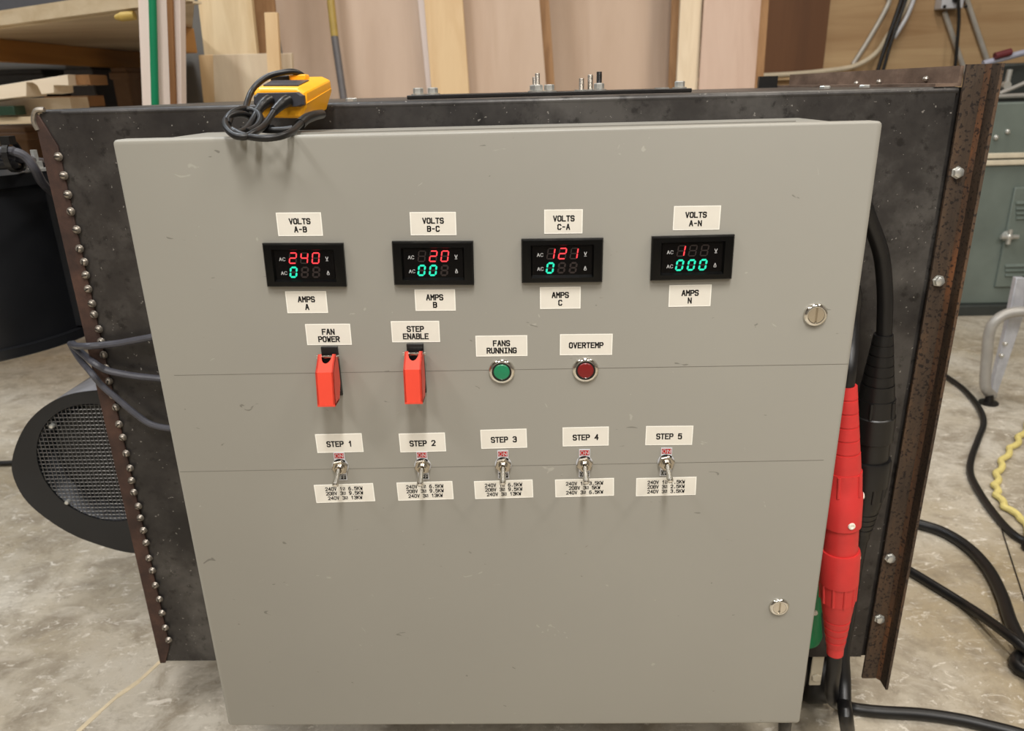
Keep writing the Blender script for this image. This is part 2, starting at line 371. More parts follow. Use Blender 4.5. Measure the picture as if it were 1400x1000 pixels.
# filled crack in the slab
cp = [P(x, y, Z=FZ) for x, y in ((250, 878), (216, 908), (190, 932), (160, 953), (135, 975), (108, 1000), (70, 1035))]
b = MB(); w0 = 0.0042
for i in range(len(cp)-1):
    d = (cp[i+1]-cp[i]).normalized(); nrm = V((-d.y, d.x, 0))*w0*(0.8+0.5*random.random())
    b.prism([cp[i]-nrm, cp[i+1]-nrm, cp[i+1]+nrm, cp[i]+nrm], (0, 0, 0.0008))
o = b.build('crack_filler', 'filler'); tag(o, kind='structure'); o.name = 'trim_1'

# plywood sheets that face the wall on the right
yw = 3.45
xl = P(1127, 60, Y=3.42).x
b = MB(); b.box((xl, 3.43, -0.35), (xl+1.22, 3.449, 2.1)); o = b.build('wall_panel', 'wall_ply', wall_back)
b = MB(); b.box((xl+1.223, 3.43, -0.35), (3.75, 3.449, 2.1)); o = b.build('wall_panel', 'wall_ply', wall_back)
b = MB(); b.box((xl-1.0, 3.40, P(1090, 103, Y=3.40).z), (xl, 3.449, 2.1)); o = b.build('wall_panel', 'wall_ply_d', wall_back)
b = MB(); b.box((xl-1.0, 3.39, P(1090, 106, Y=3.40).z-0.01), (xl+0.1, 3.449, P(1090, 103, Y=3.40).z)); b.build('ledge', 'pine', wall_back)
b = MB(); b.box((xl-1.0, 3.43, -0.30), (xl-0.003, 3.449, P(1090, 106, Y=3.40).z-0.011)); b.build('wall_panel', 'wall_ply', wall_back)

# ================================================================== STEEL CABINET
X0, X1, ZT, ZB, YBK = -0.541, 0.5195, 0.0255, -0.776, 0.79
cab = thing('steel_cabinet', (0, 0.5, FZ), 'large dark mill-scale steel cabinet on casters carrying the grey control enclosure', 'cabinet')
sx_t = P(84, 214, Y=DB).x+0.0; seam_x = 0.5*(P(84, 214, Y=DB).x+P(229, 875, Y=DB).x)
b = MB(); b.box((X0+0.004, DB+0.002, ZB+0.002), (X1-0.0025, DB+0.006, ZT-0.004)); b.build('front_panel', 'scale', cab)
b = MB(); b.box((X0+0.004, DB+0.004, ZT-0.008), (X1, YBK, ZT)); b.build('top_panel', 'scale', cab, bevel=0.004, seg=3)
b = MB(); b.box((X0, DB+0.006, ZB), (X0+0.004, YBK, ZT-0.006)); b.build('side_panel', 'scale', cab)
b = MB(); b.box((X1-0.004, DB+0.010, ZB), (X1, YBK, ZT-0.008)); b.box((X1-0.004, DB+0.007, ZB), (X1+0.024, DB+0.010, ZT-0.001)); b.build('side_panel', 'scale', cab)
b = MB(); b.box((X0, DB+0.008, ZB), (X1-0.004, YBK, ZB+0.004)); b.build('bottom_panel', 'scale', cab)
b = MB(); b.box((X0+0.004, YBK-0.004, ZB+0.004), (X1-0.004, YBK, ZT-0.008)); b.build('back_panel', 'scale', cab)
# rolled lip along the top front edge
b = MB(); b.lathe((X0+0.03, DB+0.006, ZT-0.005), (1, 0, 0), [(0, 0.0045), (X1-X0-0.03, 0.0045)], 12); b.build('top_lip', 'scale', cab)
# mitred side flange, rusty, lapping the front
z1, z2 = P(84, 214, Y=DB).z, P(229, 875, Y=DB).z
b = MB(); b.prism([(X0-0.002, DB-0.001, ZT-0.002), (X0-0.002, DB-0.001, ZB), (X0+0.006, DB-0.001, ZB), (seam_x, DB-0.001, z2-0.012), (seam_x, DB-0.001, z1+0.012), (X0+0.004, DB-0.001, ZT-0.006)], (0, 0.003, 0))
lab(b.build('side_flange', 'rust_flange', cab, bevel=0.0008), 'brown rusted flange along the screw seam')
b = MB(); b.tube([(X0-0.001, DB, ZT-0.022), (X0-0.003, DB-0.001, ZT-0.012), (X0+0.002, DB-0.001, ZT-0.001), (X0+0.012, DB, ZT)], 0.003, 8); lab(b.build('weld_bead', 'worn_zinc', cab), 'bright weld bead on the corner')
# seam screws
b = MB(); b.lathe((0, 0, 0), (0, -1, 0), [(0, 0.0052), (0.0010, 0.0052), (0.0020, 0.0044), (0.0036, 0.0038), (0.0046, 0.0025), (0.0049, 0.0006)], 12)
b.box((-0.0030, -0.0052, -0.0006), (0.0030, -0.0044, 0.0006), 1)
scr = b.build('screw', ['worn_zinc', 'dark_steel'], cab, loc=(0, 0, 0))
ys = [214, 240, 266, 289, 314, 340, 358, 376, 395, 415, 430, 450, 467, 485, 503, 521, 541, 557, 580, 598, 620, 640, 657, 673, 692, 708, 725, 742, 763, 780, 800, 819, 838, 858, 875]
for i, y in enumerate(ys):
    pos = P(84+(y-214)*0.2194, y, Y=DB-0.001); pos.x = seam_x+random.uniform(-0.0015, 0.0015)
    if i == 0: scr.location = pos-V(cab['_o'])
    else: copy_at(scr, cab, pos, (0, random.uniform(0, 3), 0))
# rusty angle iron at the right
AX0, AX1, AZT, AZB = X1+0.002, X1+0.027, P(1325, 88, Y=DB).z, P(1180, 926, Y=DB).z
b = MB(); b.box((AX0, DB-0.003, AZB), (AX1-0.0045, DB+0.0005, AZT), 0); b.box((AX1-0.0045, DB-0.003, AZB), (AX1, DB+0.0005, AZT), 1)
b.box((AX1-0.0005, DB-0.026, AZB), (AX1+0.003, DB+0.0005, AZT), 2)
b.prism([(AX1-0.0045, DB-0.003, AZB), (AX1-0.0005, DB-0.003, AZB), (AX1-0.0005, DB-0.008, AZB)], (0, 0, AZT-AZB), 1)
lab(b.build('corner_angle', ['rust_iron', 'rust_heel', 'rust_iron'], cab), 'rusty upright angle iron')
b = MB()
for th in (0,): b.lathe((0, 0, 0), (0, -1, 0), [(0, 0.0075), (0.0012, 0.0075), (0.0012, 0.0058), (0.0055, 0.0058), (0.0062, 0.0045)], 6)
ab = b.build('bolt', 'zinc', cab, loc=(0, 0, 0))
for i, (x, y) in enumerate(((1310, 236), (1285, 384), (1215, 763), (1201, 846))):
    pos = P(x, y, Y=DB-0.003); pos.x = AX0+0.0095
    if i == 0: ab.location = pos-V(cab['_o'])
    else: copy_at(ab, cab, pos, (0, i*0.7, 0))
# standing angle along the right side of the top
b = MB(); b.box((X1-0.001, DB+0.004, ZT), (X1+0.003, YBK, AZT-0.001)); b.box((X1-0.001, DB+0.004, ZT), (X1-0.026, YBK, ZT+0.0035)); lab(b.build('top_angle', 'rust_top', cab), 'dusty brown angle iron along the top')
b = MB(); b.box((X1-0.06, YBK-0.012, ZT), (X1-0.026, YBK-0.002, ZT+0.020)); b.build('end_block', 'black_plastic', cab)
b = MB(); b.lathe((0, 0, 0), (-1, 0, 0), [(0, 0.0038), (0.002, 0.0038), (0.004, 0.0025), (0.005, 0.001)], 8)
ts = b.build('side_screw', 'worn_zinc', cab, loc=(0, 0, 0))
for i, (x, y) in enumerate(((1267, 108), (1203, 112), (1172, 114))):
    pos = P(x, y, X=X1-0.001)
    if i == 0: ts.location = pos-V(cab['_o'])
    else: copy_at(ts, cab, pos)
# terminal plate and its hardware on top
pl, pr = P(556, 131, Y=0.30), P(946, 125, Y=0.30)
b = MB(); b.box((pl.x, 0.30, ZT), (pr.x, 0.46, ZT+0.005)); lab(b.build('terminal_plate', 'dark_steel', cab, bevel=0.001), 'flat black plate bolted to the top')
PT = ZT+0.005
def hexnut(b, p, r=0.0066, h=0.007, m=0): b.lathe(p, (0, 0, 1), [(0, r), (h-0.001, r), (h, r*0.85)], 6, m)
def bolt_on(name, x, yy, top_px, r, nut, mat, Y=0.315):
    p = P(x, yy, Y=Y); p.z = PT; b = MB()
    b.lathe(p, (0, 0, 1), [(0, 0.0092), (0.0015, 0.0092)], 16)
    top = P(x, top_px, Y=Y).z
    if nut: hexnut(b, p+V((0, 0, 0.0018)))
    if top > p.z+0.013:
        prof = []; z = 0.0
        H = top-p.z
        while z < H: prof += [(z, r), (z+0.0009, r*0.88)]; z += 0.0018
        prof.append((H, r*0.8)); b.lathe(p, (0, 0, 1), prof, 10, 1)
    return b.build(name, ['zinc', mat], cab, loc=p)
for a in ((572, 128, 124, .0032, True, 'worn_zinc', .315), (592, 128, 126, .0032, True, 'worn_zinc', .33), (735, 120, 101, .0032, True, 'worn_zinc', .315), (731, 120, 106, 0.003, True, 'worn_zinc', .37),
          (751, 122, 119, .0032, True, 'worn_zinc', .32), (795, 122, 107, .0034, False, 'worn_zinc', .33), (807, 122, 102, .0036, False, 'worn_zinc', .33), (819, 122, 98, .0036, True, 'dark_steel', .315),
          (905, 122, 119, .004, False, 'zinc', .33), (929, 121, 117, .0032, True, 'worn_zinc', .33)):
    bolt_on('stud' if a[2] < 112 else 'plate_bolt', a[0], a[1], a[2], a[3], a[4], a[5], a[6])
p = P(480, 134, Y=0.26); p.z = ZT; b = MB(); hexnut(b, p, 0.007, 0.004); b.build('roof_screw', 'zinc', cab, loc=p)
for x in (1128, 1182):
    p = P(x, 120, Y=0.33); p.z = ZT; b = MB(); hexnut(b, p, 0.007, 0.0035); b.build('roof_screw', 'zinc', cab, loc=p)
# casters
def caster(x, y):
    zt = ZB; w = 0.052
    b = MB(); b.box((x-0.05, y-0.05, zt-0.005), (x+0.05, y+0.05, zt))
    for s in (-1, 1): b.box((x+s*0.027-0.002, y-0.022, FZ+0.045), (x+s*0.027+0.002, y+0.022, zt-0.005))
    c = b.build('caster', 'dark_steel', cab, bevel=0.001, loc=(x, y, FZ))
    b = MB(); b.lathe((x-0.024, y, FZ+w+0.0005), (1, 0, 0), [(0, w-0.010), (0.004, w-0.003), (0.010, w), (0.038, w), (0.044, w-0.003), (0.048, w-0.010)], 28); b.build('wheel', 'black_plastic', c)
    b = MB(); b.lathe((x-0.034, y, FZ+w+0.004), (1, 0, 0), [(0, 0.009), (0.068, 0.009)], 6); b.build('axle_bolt', 'zinc', c)
    b = MB(); b.lathe((x, y-0.026, FZ+0.085), (0, -1, 0), [(0, 0.007), (0.004, 0.007)], 6); b.build('bracket_bolt', 'zinc', c)
cx = P(1116, 930, Y=0.27).x
for x, y in ((cx, 0.285), (-0.42, 0.285), (cx, 0.70), (-0.42, 0.70)): caster(x, y)
b = MB(); pb = P(1114, 925, Y=0.25); b.box((pb.x-0.018, 0.226, ZB-0.075), (pb.x, 0.229, ZB)); b.lathe((pb.x-0.009, 0.226, ZB-0.058), (0, -1, 0), [(0, 0.008), (0.004, 0.008)], 6); b.build('caster_brake', 'cream', cab, bevel=0.002)

# ================================================================== CONTROL ENCLOSURE
W2, DH = 0.35, 0.696
enc = thing('control_enclosure', (0, 0.1, -DH), 'grey painted steel control enclosure with meters and switches on its door', 'enclosure')
b = MB(); b.box((-W2+0.006, 0.024, -DH+0.006), (W2-0.006, DB+0.0015, -0.004)); b.build('body', 'enamel', enc, bevel=0.003)
b = MB(); b.box((-W2+0.02, 0.021, -DH+0.02), (W2-0.02, 0.0235, -0.02)); b.build('gasket', 'black_plastic', enc)
b = MB()
ch = 0.0035; rr = 0.004
def rrect(x0, z0, x1, z1, r, y, n=3):
    out = []
    for cx_, cz_, a0 in ((x1-r, z1-r, 0), (x0+r, z1-r, 90), (x0+r, z0+r, 180), (x1-r, z0+r, 270)):
        for k in range(n+1):
            a = math.radians(a0+90*k/n); out.append(V((cx_+r*math.cos(a), y, cz_+r*math.sin(a))))
    return out
def loft(b, loops, m=0, cap0=True, cap1=True):
    n = len(loops[0]); vs = [p for L in loops for p in L]; fs = []
    for i in range(len(loops)-1):
        for k in range(n): fs.append((i*n+k, i*n+(k+1) % n, (i+1)*n+(k+1) % n, (i+1)*n+k))
    if cap0: fs.append(tuple(range(n))[::-1])
    if cap1: fs.append(tuple((len(loops)-1)*n+k for k in range(n)))
    return b.add(vs, fs, m)
loft(b, [rrect(-W2, -DH, W2, 0, 0.004, 0.020), rrect(-W2, -DH, W2, 0, 0.004, 0.0022), rrect(-W2+0.0006, -DH+0.0006, W2-0.0006, -0.0006, 0.0035, 0.0007), rrect(-W2+0.0022, -DH+0.0022, W2-0.0022, -0.0022, 0.003, 0.0)])
b.build('door', 'enamel', enc, sharp=1.2)
# thin top lip of the enclosure body, seen above the door
a0, a1 = P(395, 181, Y=0.03).x, P(1085, 168, Y=0.03).x
b = MB(); b.box((a0, 0.0245, -0.004), (a1, 0.030, 0.0012)); b.build('rain_lip', 'enamel', enc)
for (xa, ya, xb, yb) in ((238, 513.5, 1160, 498), (246, 645.5, 1126, 629.5)):
    A, B = P(xa, ya, Y=-0.0001), P(xb, yb, Y=-0.0001); h = V((0, 0, 0.00028))
    b = MB(); b.prism([A-h, B-h, B+h, A+h], (0, 0.0003, 0)); b.build('scribe_line', 'scribe', enc)
DOWN = V((0, -1, 0))
EX = V((1, 0, 0)); EZ = V((0, 0, 1))
# ---- tape labels
def tape(corners, lines, cap, adv, st=1.7, small=False):
    q = [P(x, y, Y=0.0) for x, y in corners]; c = sum(q, V((0, 0, 0)))/4
    u = ((q[1]-q[0])+(q[2]-q[3])).normalized(); w = V((-u.z, 0, u.x))
    wid = 0.5*((q[1]-q[0]).length+(q[2]-q[3]).length); hei = 0.5*((q[0]-q[3]).length+(q[1]-q[2]).length)
    wpx = 0.5*(math.dist(corners[0], corners[1])+math.dist(corners[2], corners[3])); hpx = 0.5*(math.dist(corners[0], corners[3])+math.dist(corners[1], corners[2]))
    kx, kz = wid/wpx, hei/hpx
    def R(iw, ih, y): return [c+u*a*(wid/2-iw)+w*d*(hei/2-ih)+V((0, y, 0)) for a, d in ((-1, -1), (1, -1), (1, 1), (-1, 1))]
    b = MB(); bd = 0.0009
    loft(b, [R(0, 0, 0.0), R(0, 0, -0.0003)], 0, cap1=False)
    loft(b, [R(0, 0, -0.0003), R(bd, bd, -0.0003)], 0, False, False); loft(b, [R(bd, bd, -0.0003), R(bd, bd, -0.00025)], 1, False, True)
    o = b.build('tape_label', ['tape_rim', 'tape'], enc, loc=c, sharp=0.3)
    b = MB()
    for (txt, fu, fv) in lines:
        letters(b, txt, c+u*(fu-0.5)*wid-w*(fv-0.5)*hei, u, w, cap*kz, adv*kx, st*kx, V((0, -0.00036, 0)))
    b.build('lettering', 'ink', o, recalc=False)
    return o
two = lambda a, d, f=0.5: [(a, f, 0.37), (d, f, 0.72)]
LB = [
 (((376.9, 290.9), (438.9, 290.4), (441.6, 322.5), (380.8, 323)), two('VOLTS', 'A-B', .51)), (((389.8, 398.5), (446.4, 398.1), (448.1, 428), (393, 428.3)), two('AMPS', 'A', .5)),
 (((560.3, 290.1), (623.2, 289.9), (624.2, 321.6), (561.3, 321.9)), two('VOLTS', 'B-C', .5)), (((566.7, 396), (622.5, 395.6), (622.8, 424.9), (568.1, 425.2)), two('AMPS', 'B', .49)),
 (((744, 286.9), (797.1, 286.1), (796, 319.3), (744, 319.8)), two('VOLTS', 'C-A', .51)), (((738.1, 392.8), (793.8, 392), (793.8, 422), (738.4, 422.6)), two('AMPS', 'C', .5)),
 (((921, 281.8), (985.9, 281.1), (983.4, 314.1), (920.1, 315.1)), two('VOLTS', 'A-N', .48)), (((915, 390), (973, 389.2), (971.3, 418.5), (913.9, 420)), two('AMPS', 'N', .5)),
 (((417.2, 443.3), (478.5, 442.8), (481.2, 471.6), (419.9, 472)), two('FAN', 'POWER', .5)), (((534.1, 439.4), (600.3, 438.9), (601.9, 467.8), (536.4, 468.2)), two('STEP', 'ENABLE', .5)),
 (((649.9, 459.3), (721, 458.6), (721, 486.8), (651, 487.7)), two('FANS', 'RUNNING', .5)), (((766, 457.2), (838, 456.6), (836.5, 485.4), (765, 485.8)), [('OVERTEMP', .5, .53)]),
 (((430.7, 594), (494.4, 592.7), (497.2, 618), (434, 619.6)), [('STEP 1', .5, .54)]), (((545.2, 593), (608.3, 591.8), (609.9, 617.1), (547.3, 618.8)), [('STEP 2', .5, .54)]),
 (((656.7, 587.9), (720.2, 586.5), (720.4, 612), (657.9, 614.1)), [('STEP 3', .5, .54)]), (((769, 584.6), (832.6, 583.7), (831.9, 609.1), (769.4, 610.8)), [('STEP 4', .5, .54)]),
 (((883, 582.7), (947.9, 582.5), (946.2, 608.2), (882.3, 609.1)), [('STEP 5', .5, .54)])]
for cs, ln in LB: lab(tape(cs, ln, 6.6, 5.95), 'white tape label reading '+' '.join(k[0] for k in ln))
KW = [
 (((429.2, 663.3), (510.2, 661), (512.8, 685.3), (432.5, 688)), ('240V 1# 6.5KW', '208V 3# 9.5KW', '240V 3# 13KW')),
 (((541.9, 660), (618.6, 658.2), (620.1, 682.5), (544.7, 685)), ('240V 1# 6.5KW', '208V 3# 9.5KW', '240V 3# 13KW')),
 (((648.3, 658.2), (728.4, 656), (728.9, 680.1), (649.4, 682.7)), ('240V 1# 6.5KW', '208V 3# 9.5KW', '240V 3# 13KW')),
 (((758.6, 656), (839.4, 653.9), (839.4, 677.7), (759.5, 680.3)), ('240V 1# 3.5KW', '208V 3# 5KW', '240V 3# 6.5KW')),
 (((869.8, 653.9), (952.4, 652.3), (950.9, 676.6), (869.4, 678.9)), ('240V 1# 1.5KW', '208V 3# 2.5KW', '240V 3# 3.5KW'))]
for cs, tx in KW:
    tape(cs, [(tx[0], .5, .25), (tx[1], .5, .50), (tx[2], .5, .76)], 4.1, 3.95, 1.05)
# ---- panel meters
SEG = {'0': 'abcdef', '1': 'bc', '2': 'abged', '4': 'fgbc', ' ': ''}
def digit(parent, c, u, w, dw, dh, ch, lit):
    b = MB(); t = dw*(0.24 if lit == 'lit_green' else 0.165); sl = 0.15
    def pt(x, y): return c+u*(x+sl*y)+w*y+V((0, -0.0002, 0))
    hx, hy = dw/2-t/2, dh/2-t/2
    ends = {'a': ((-hx, hy), (hx, hy)), 'b': ((hx, hy), (hx, 0)), 'c': ((hx, 0), (hx, -hy)), 'd': ((-hx, -hy), (hx, -hy)), 'e': ((-hx, 0), (-hx, -hy)), 'f': ((-hx, hy), (-hx, 0)), 'g': ((-hx, 0), (hx, 0))}
    on = SEG[ch]
    for k, ((xa, ya), (xb, yb)) in ends.items():
        L = math.hypot(xb-xa, yb-ya); dx, dy = (xb-xa)/L, (yb-ya)/L; g = t*0.12; h = t/2
        q = [(g, 0), (g+h, h), (L-g-h, h), (L-g, 0), (L-g-h, -h), (g+h, -h)]
        b.add([pt(xa+dx*s-dy*r, ya+dy*s+dx*r) for s, r in q], [tuple(range(6))], 0 if k in on else 1)
    return b.build('digit', [lit, 'unlit'], parent, recalc=False)
def meter(cpx, volts, amps, name):
    q = [P(x, y, Y=-0.004) for x, y in cpx]; c = sum(q, V((0, 0, 0)))/4; c.y = 0
    u = ((q[1]-q[0])+(q[2]-q[3])).normalized(); u = V((u.x, 0, u.z)).normalized(); w = V((-u.z, 0, u.x))
    W, H = 0.0775, 0.0425
    def R(ix, iz, y, lo=0.0): return [c+u*a*(W/2-ix)+w*(d*(H/2-iz)+(lo if d < 0 else 0))+V((0, y, 0)) for a, d in ((-1, -1), (1, -1), (1, 1), (-1, 1))]
    b = MB()
    loft(b, [R(0, 0, 0.0), R(0, 0, -0.0035), R(0.0012, 0.0012, -0.0055), R(0.0088, 0.0054, -0.0062), R(0.0104, 0.0075, -0.0030)], 0, True, False)
    o = b.build('panel_meter', 'black_gloss', enc, loc=c, sharp=0.25); lab(o, name)
    b = MB(); loft(b, [R(0.0104, 0.0075, -0.0030), R(0.0106, 0.0077, -0.0030)], 0, False, True); b.build('display_window', 'screen', o)
    b = MB(); b.box(tuple(V((-0.026, 0.002, -0.014))+c), tuple(V((0.026, 0.0, 0.014))+c)); 
    uv = lambda fu, fv, y=-0.0032: c+u*(fu-0.5)*W-w*(fv-0.5)*H+V((0, y, 0))
    for k, ch in enumerate(volts): digit(o, uv(0.362+0.142*k, 0.335), u, w, 0.0076, 0.0112, ch, 'lit_red')
    for k, ch in enumerate(amps): digit(o, uv(0.352+0.142*k, 0.660), u, w, 0.0076, 0.0112, ch, 'lit_green')
    of = V((0, -0.0002, 0))
    for tx, fu, fv in (('AC', .228, .36), ('AC', .232, .68), ('V', .785, .345), ('A', .785, .665)):
        b = MB(); letters(b, tx, uv(fu, fv), u, w, 0.0030, 0.0033, 0.0005, of)
        if len(tx) == 1: letters(b, '_', uv(fu, fv), u, w, 0.0030, 0.0033, 0.0004, of)
        b.build('unit_lettering', 'mark_white', o, recalc=False)
meter(((355.8, 330.7), (469.2, 330.7), (475.6, 394.9), (364.6, 394.9)), '240', '0  ', 'black panel meter showing 240 over 0')
meter(((534.4, 328.6), (646.8, 328.3), (648.7, 392), (539.2, 392)), ' 20', '00 ', 'black panel meter showing 20 over 00')
meter(((713.1, 325.2), (825.3, 324.4), (822.7, 387.6), (713.6, 389.5)), '121', '0  ', 'black panel meter showing 121 over 0')
meter(((890.4, 321.5), (1006.5, 319.5), (1001.2, 383.2), (888.2, 386.6)), '1  ', '000', 'black panel meter showing 1 over 000')
# ---- guarded switches
def guarded(px, py, name):
    c = P(px, py, Y=0.0); x, z = c.x, c.z     # top centre of black base plate
    w = 0.0088
    b = MB(); b.box((x-0.0085, -0.0025, z-0.053), (x+0.0085, 0, z))
    for s in (-1, 1): b.prism([(x+s*0.0085, 0, z-0.006), (x+s*0.0085, -0.014, z-0.010), (x+s*0.0085, -0.015, z-0.018), (x+s*0.0085, -0.006, z-0.024), (x+s*0.0085, -0.006, z-0.046), (x+s*0.0085, 0, z-0.050)], (-s*0.0015, 0, 0))
    o = b.build('guarded_switch', 'black_plastic', enc, bevel=0.0006, loc=c); lab(o, name)
    prof = [(-0.0125, 0.0008), (-0.029, -0.0125), (-0.0345, -0.0460)]    # (y, z) of the outer front skin
    b = MB(); th = 0.0018
    # front skin below the notch
    p1, p2 = prof[1], prof[2]
    for (a, d) in ((p1, p2),):
        b.hexa([(x-w, a[0]+th, z+a[1]-0.005), (x+w, a[0]+th, z+a[1]-0.005), (x+w, d[0]+th, z+d[1]-0.005), (x-w, d[0]+th, z+d[1]-0.005), (x-w, a[0], z+a[1]-0.005), (x+w, a[0], z+a[1]-0.005), (x+w, d[0], z+d[1]-0.005), (x-w, d[0], z+d[1]-0.005)])
    # sloping top with a round notch
    a, d = prof[0], prof[1]
    loc2 = lambda sx, t, off: V((x+sx, a[0]+(d[0]-a[0])*t+off*0.6, z-0.005+a[1]+(d[1]-a[1])*t-off*0.8))
    arc = [(w*0.62*math.cos(math.radians(k)), 0.52*math.sin(math.radians(k))) for k in range(0, 181, 20)]
    for i in range(len(arc)-1):
        (xa, ta), (xb, tb) = arc[i], arc[i+1]
        q = [(xa, ta), (xb, tb), (xb, 1.0), (xa, 1.0)]
        b.hexa([loc2(s, t, th) for s, t in q]+[loc2(s, t, 0) for s, t in q])
    for s in (-1, 1):
        q = [(s*w*0.62, 0), (s*w, 0), (s*w, 1), (s*w*0.62, 1)]; b.hexa([loc2(k, t, th) for k, t in q]+[loc2(k, t, 0) for k, t in q])
        side = [(prof[0][0], prof[0][1]), (prof[1][0], prof[1][1]), (prof[2][0], prof[2][1]), (-0.016, -0.0460), (-0.007, -0.032), (-0.006, -0.008)]
        b.prism([(x+s*w, yy, z-0.005+zz) for yy, zz in side], (-s*th, 0, 0))
    # bottom lip
    b.box((x-w, prof[2][0], z-0.005-0.0465), (x+w, -0.018, z-0.005-0.0445))
    lab(b.build('flip_cover', 'red_plastic', o, sharp=0.5), 'bright red flip cover, closed')
    b = MB(); b.lathe((x-w-0.0025, -0.010, z-0.008), (1, 0, 0), [(0, 0.0017), (2*w+0.005, 0.0017)], 10); b.build('hinge_pin', 'chrome', o)
    b = MB(); b.lathe((x, -0.0025, z-0.026), (0, -1, 0.0), [(0, 0.0075), (0.003, 0.0075), (0.003, 0.0058), (0.009, 0.0055)], 12); b.lathe((x, -0.010, z-0.026), (0, -0.8, -0.6), [(0, 0.0024), (0.012, 0.0032), (0.014, 0.002)], 10); b.build('toggle', 'nickel', o)
guarded(450.5, 473.5, 'toggle switch under a red guard below the FAN POWER label')
guarded(567.5, 469.5, 'toggle switch under a red guard below the STEP ENABLE label')
# ---- indicator lamps
def lamp(px, py, lens, name):
    c = P(px, py, Y=-0.002); c.y = 0
    b = MB(); b.lathe(c, DOWN, [(0, 0.0134), (0.0012, 0.0134), (0.0026, 0.0124), (0.0034, 0.0108), (0.0036, 0.0100), (0.0024, 0.0095)], 40, caps=False)
    o = b.build('indicator_lamp', 'chrome', enc, loc=c, sharp=0.9); lab(o, name)
    b = MB(); b.lathe(c, DOWN, [(0.0, 0.0096), (0.0026, 0.0096), (0.0026, 0.0080)], 32); b.build('gasket_ring', 'black_plastic', o)
    b = MB(); b.lathe(c, DOWN, [(0.0, 0.0081), (0.0032, 0.0081), (0.0038, 0.0074), (0.0041, 0.004), (0.0042, 0.0006)], 32); b.build('lens', lens, o)
lamp(686, 508.5, 'green_lens', 'round green indicator in a chrome ring'); lamp(800.5, 506.5, 'red_lens', 'round dark red indicator in a chrome ring')
# ---- toggle switches
def toggle(px, py, name):
    c = P(px, py, Y=0.0)
    b = MB(); b.lathe(c, DOWN, [(0, 0.0088), (0.0008, 0.0088)], 28); b.box(tuple(c+V((-0.0058, -0.0008, -0.0165))), tuple(c+V((0.0058, 0, 0.0165))))
    o = b.build('toggle_switch', 'boxgrey', enc, loc=c); lab(o, name)
    for (dz, m, tx, nm) in ((0.0125, 'on_red', 'ON', 'on_mark'), (-0.0128, 'off_black', 'OFF', 'off_mark')):
        b = MB(); b.box(tuple(c+V((-0.0050, -0.0009, dz-0.0029))), tuple(c+V((0.0050, -0.0007, dz+0.0029))))
        letters(b, tx, c+V((0, 0, dz)), EX, EZ, 0.0040, 0.0050 if tx == 'ON' else 0.0033, 0.0006, V((0, -0.00100, 0)), 1)
        b.build(nm, [m, 'mark_white'], o, recalc=False)
    b = MB(); b.lathe(c, DOWN, [(0.0008, 0.0088), (0.0044, 0.0088), (0.0050, 0.0080), (0.0050, 0.0054)], 6, up=(0.3, 0, 1))
    b.build('hex_nut', 'nut_steel', o, sharp=0.3)
    b = MB(); pr = [(0.005, 0.0048)]
    for k in range(5): pr += [(0.0052+k*0.0009, 0.0049), (0.0056+k*0.0009, 0.0044)]
    pr += [(0.0098, 0.0046), (0.0100, 0.0042), (0.0098, 0.0039), (0.0058, 0.0039)]
    b.lathe(c, DOWN, pr, 24); b.build('bushing', 'nickel', o)
    b = MB(); d = V((0, -0.905, -0.42)); b.lathe(c+V((0, -0.009, 0)), d, [(0, 0.0026), (0.004, 0.0023), (0.012, 0.0027), (0.017, 0.0034), (0.0195, 0.0034), (0.0208, 0.0024), (0.0213, 0.0008)], 16)
    b.build('lever', 'chrome', o)
for i, (x, y) in enumerate(((465.5, 637.5), (578, 636.5), (688, 635), (799, 633.5), (910.5, 631.5))): toggle(x, y, 'bat toggle switch below the STEP %d label' % (i+1))
# ---- door locks
def dlock(px, py, r):
    c = P(px, py, Y=-0.002); c.y = 0
    b = MB(); b.lathe(c, DOWN, [(0, r), (0.0012, r), (0.0030, r*0.90), (0.0038, r*0.74), (0.0036, r*0.68), (0.0014, r*0.66)], 36, caps=False); o = b.build('door_lock', 'chrome', enc, loc=c, sharp=0.9); lab(o, 'round chrome quarter-turn lock with a slot')
    b = MB()
    for s in (-1, 1):
        pts = [c+V((s*(r*0.09+0), 0, 0))] ; half = []
        for k in range(0, 13):
            a = math.radians(-82+164*k/12); half.append(c+V((s*r*0.66*math.cos(a), -0.0003, r*0.66*math.sin(a))))
        b.prism(half, (0, -0.0031, 0))
    b.build('slotted_core', 'nickel', o)
    b = MB(); b.lathe(c, DOWN, [(0.0001, r*0.67), (0.0006, r*0.67)], 24); b.build('slot', 'nickel', o)
dlock(1115.5, 431, 0.0118); dlock(1065.5, 831, 0.0112)

# ================================================================== BLOWERS
YB1 = 0.36
low = thing('centrifugal_blower', (-0.68, 0.46, FZ), 'lower black blower with wire mesh inlet on cabinet side', 'blower')
outl = [(130, 535), (95, 540), (65, 553), (40, 575), (24, 603), (16, 632), (19, 655), (34, 683), (60, 707), (98, 731), (140, 747), (175, 756), (205, 757.5)]
pts = spline([P(x, y, Y=YB1) for x, y in outl], 4)
zt_, zb_ = pts[0].z, pts[-1].z
loop = [V((X0-0.004, YB1, zt_+0.002))]+pts+[V((X0-0.004, YB1, zb_))]
hc = V((0.5*(P(48, 620, Y=YB1).x+P(48, 620, Y=YB1).x)+0.1075, YB1, 0.5*(P(118, 554, Y=YB1).z+P(150, 712, Y=YB1).z))); hr = 0.1060
hc = V((P(48, 620, Y=YB1).x+hr, YB1, hc.z))
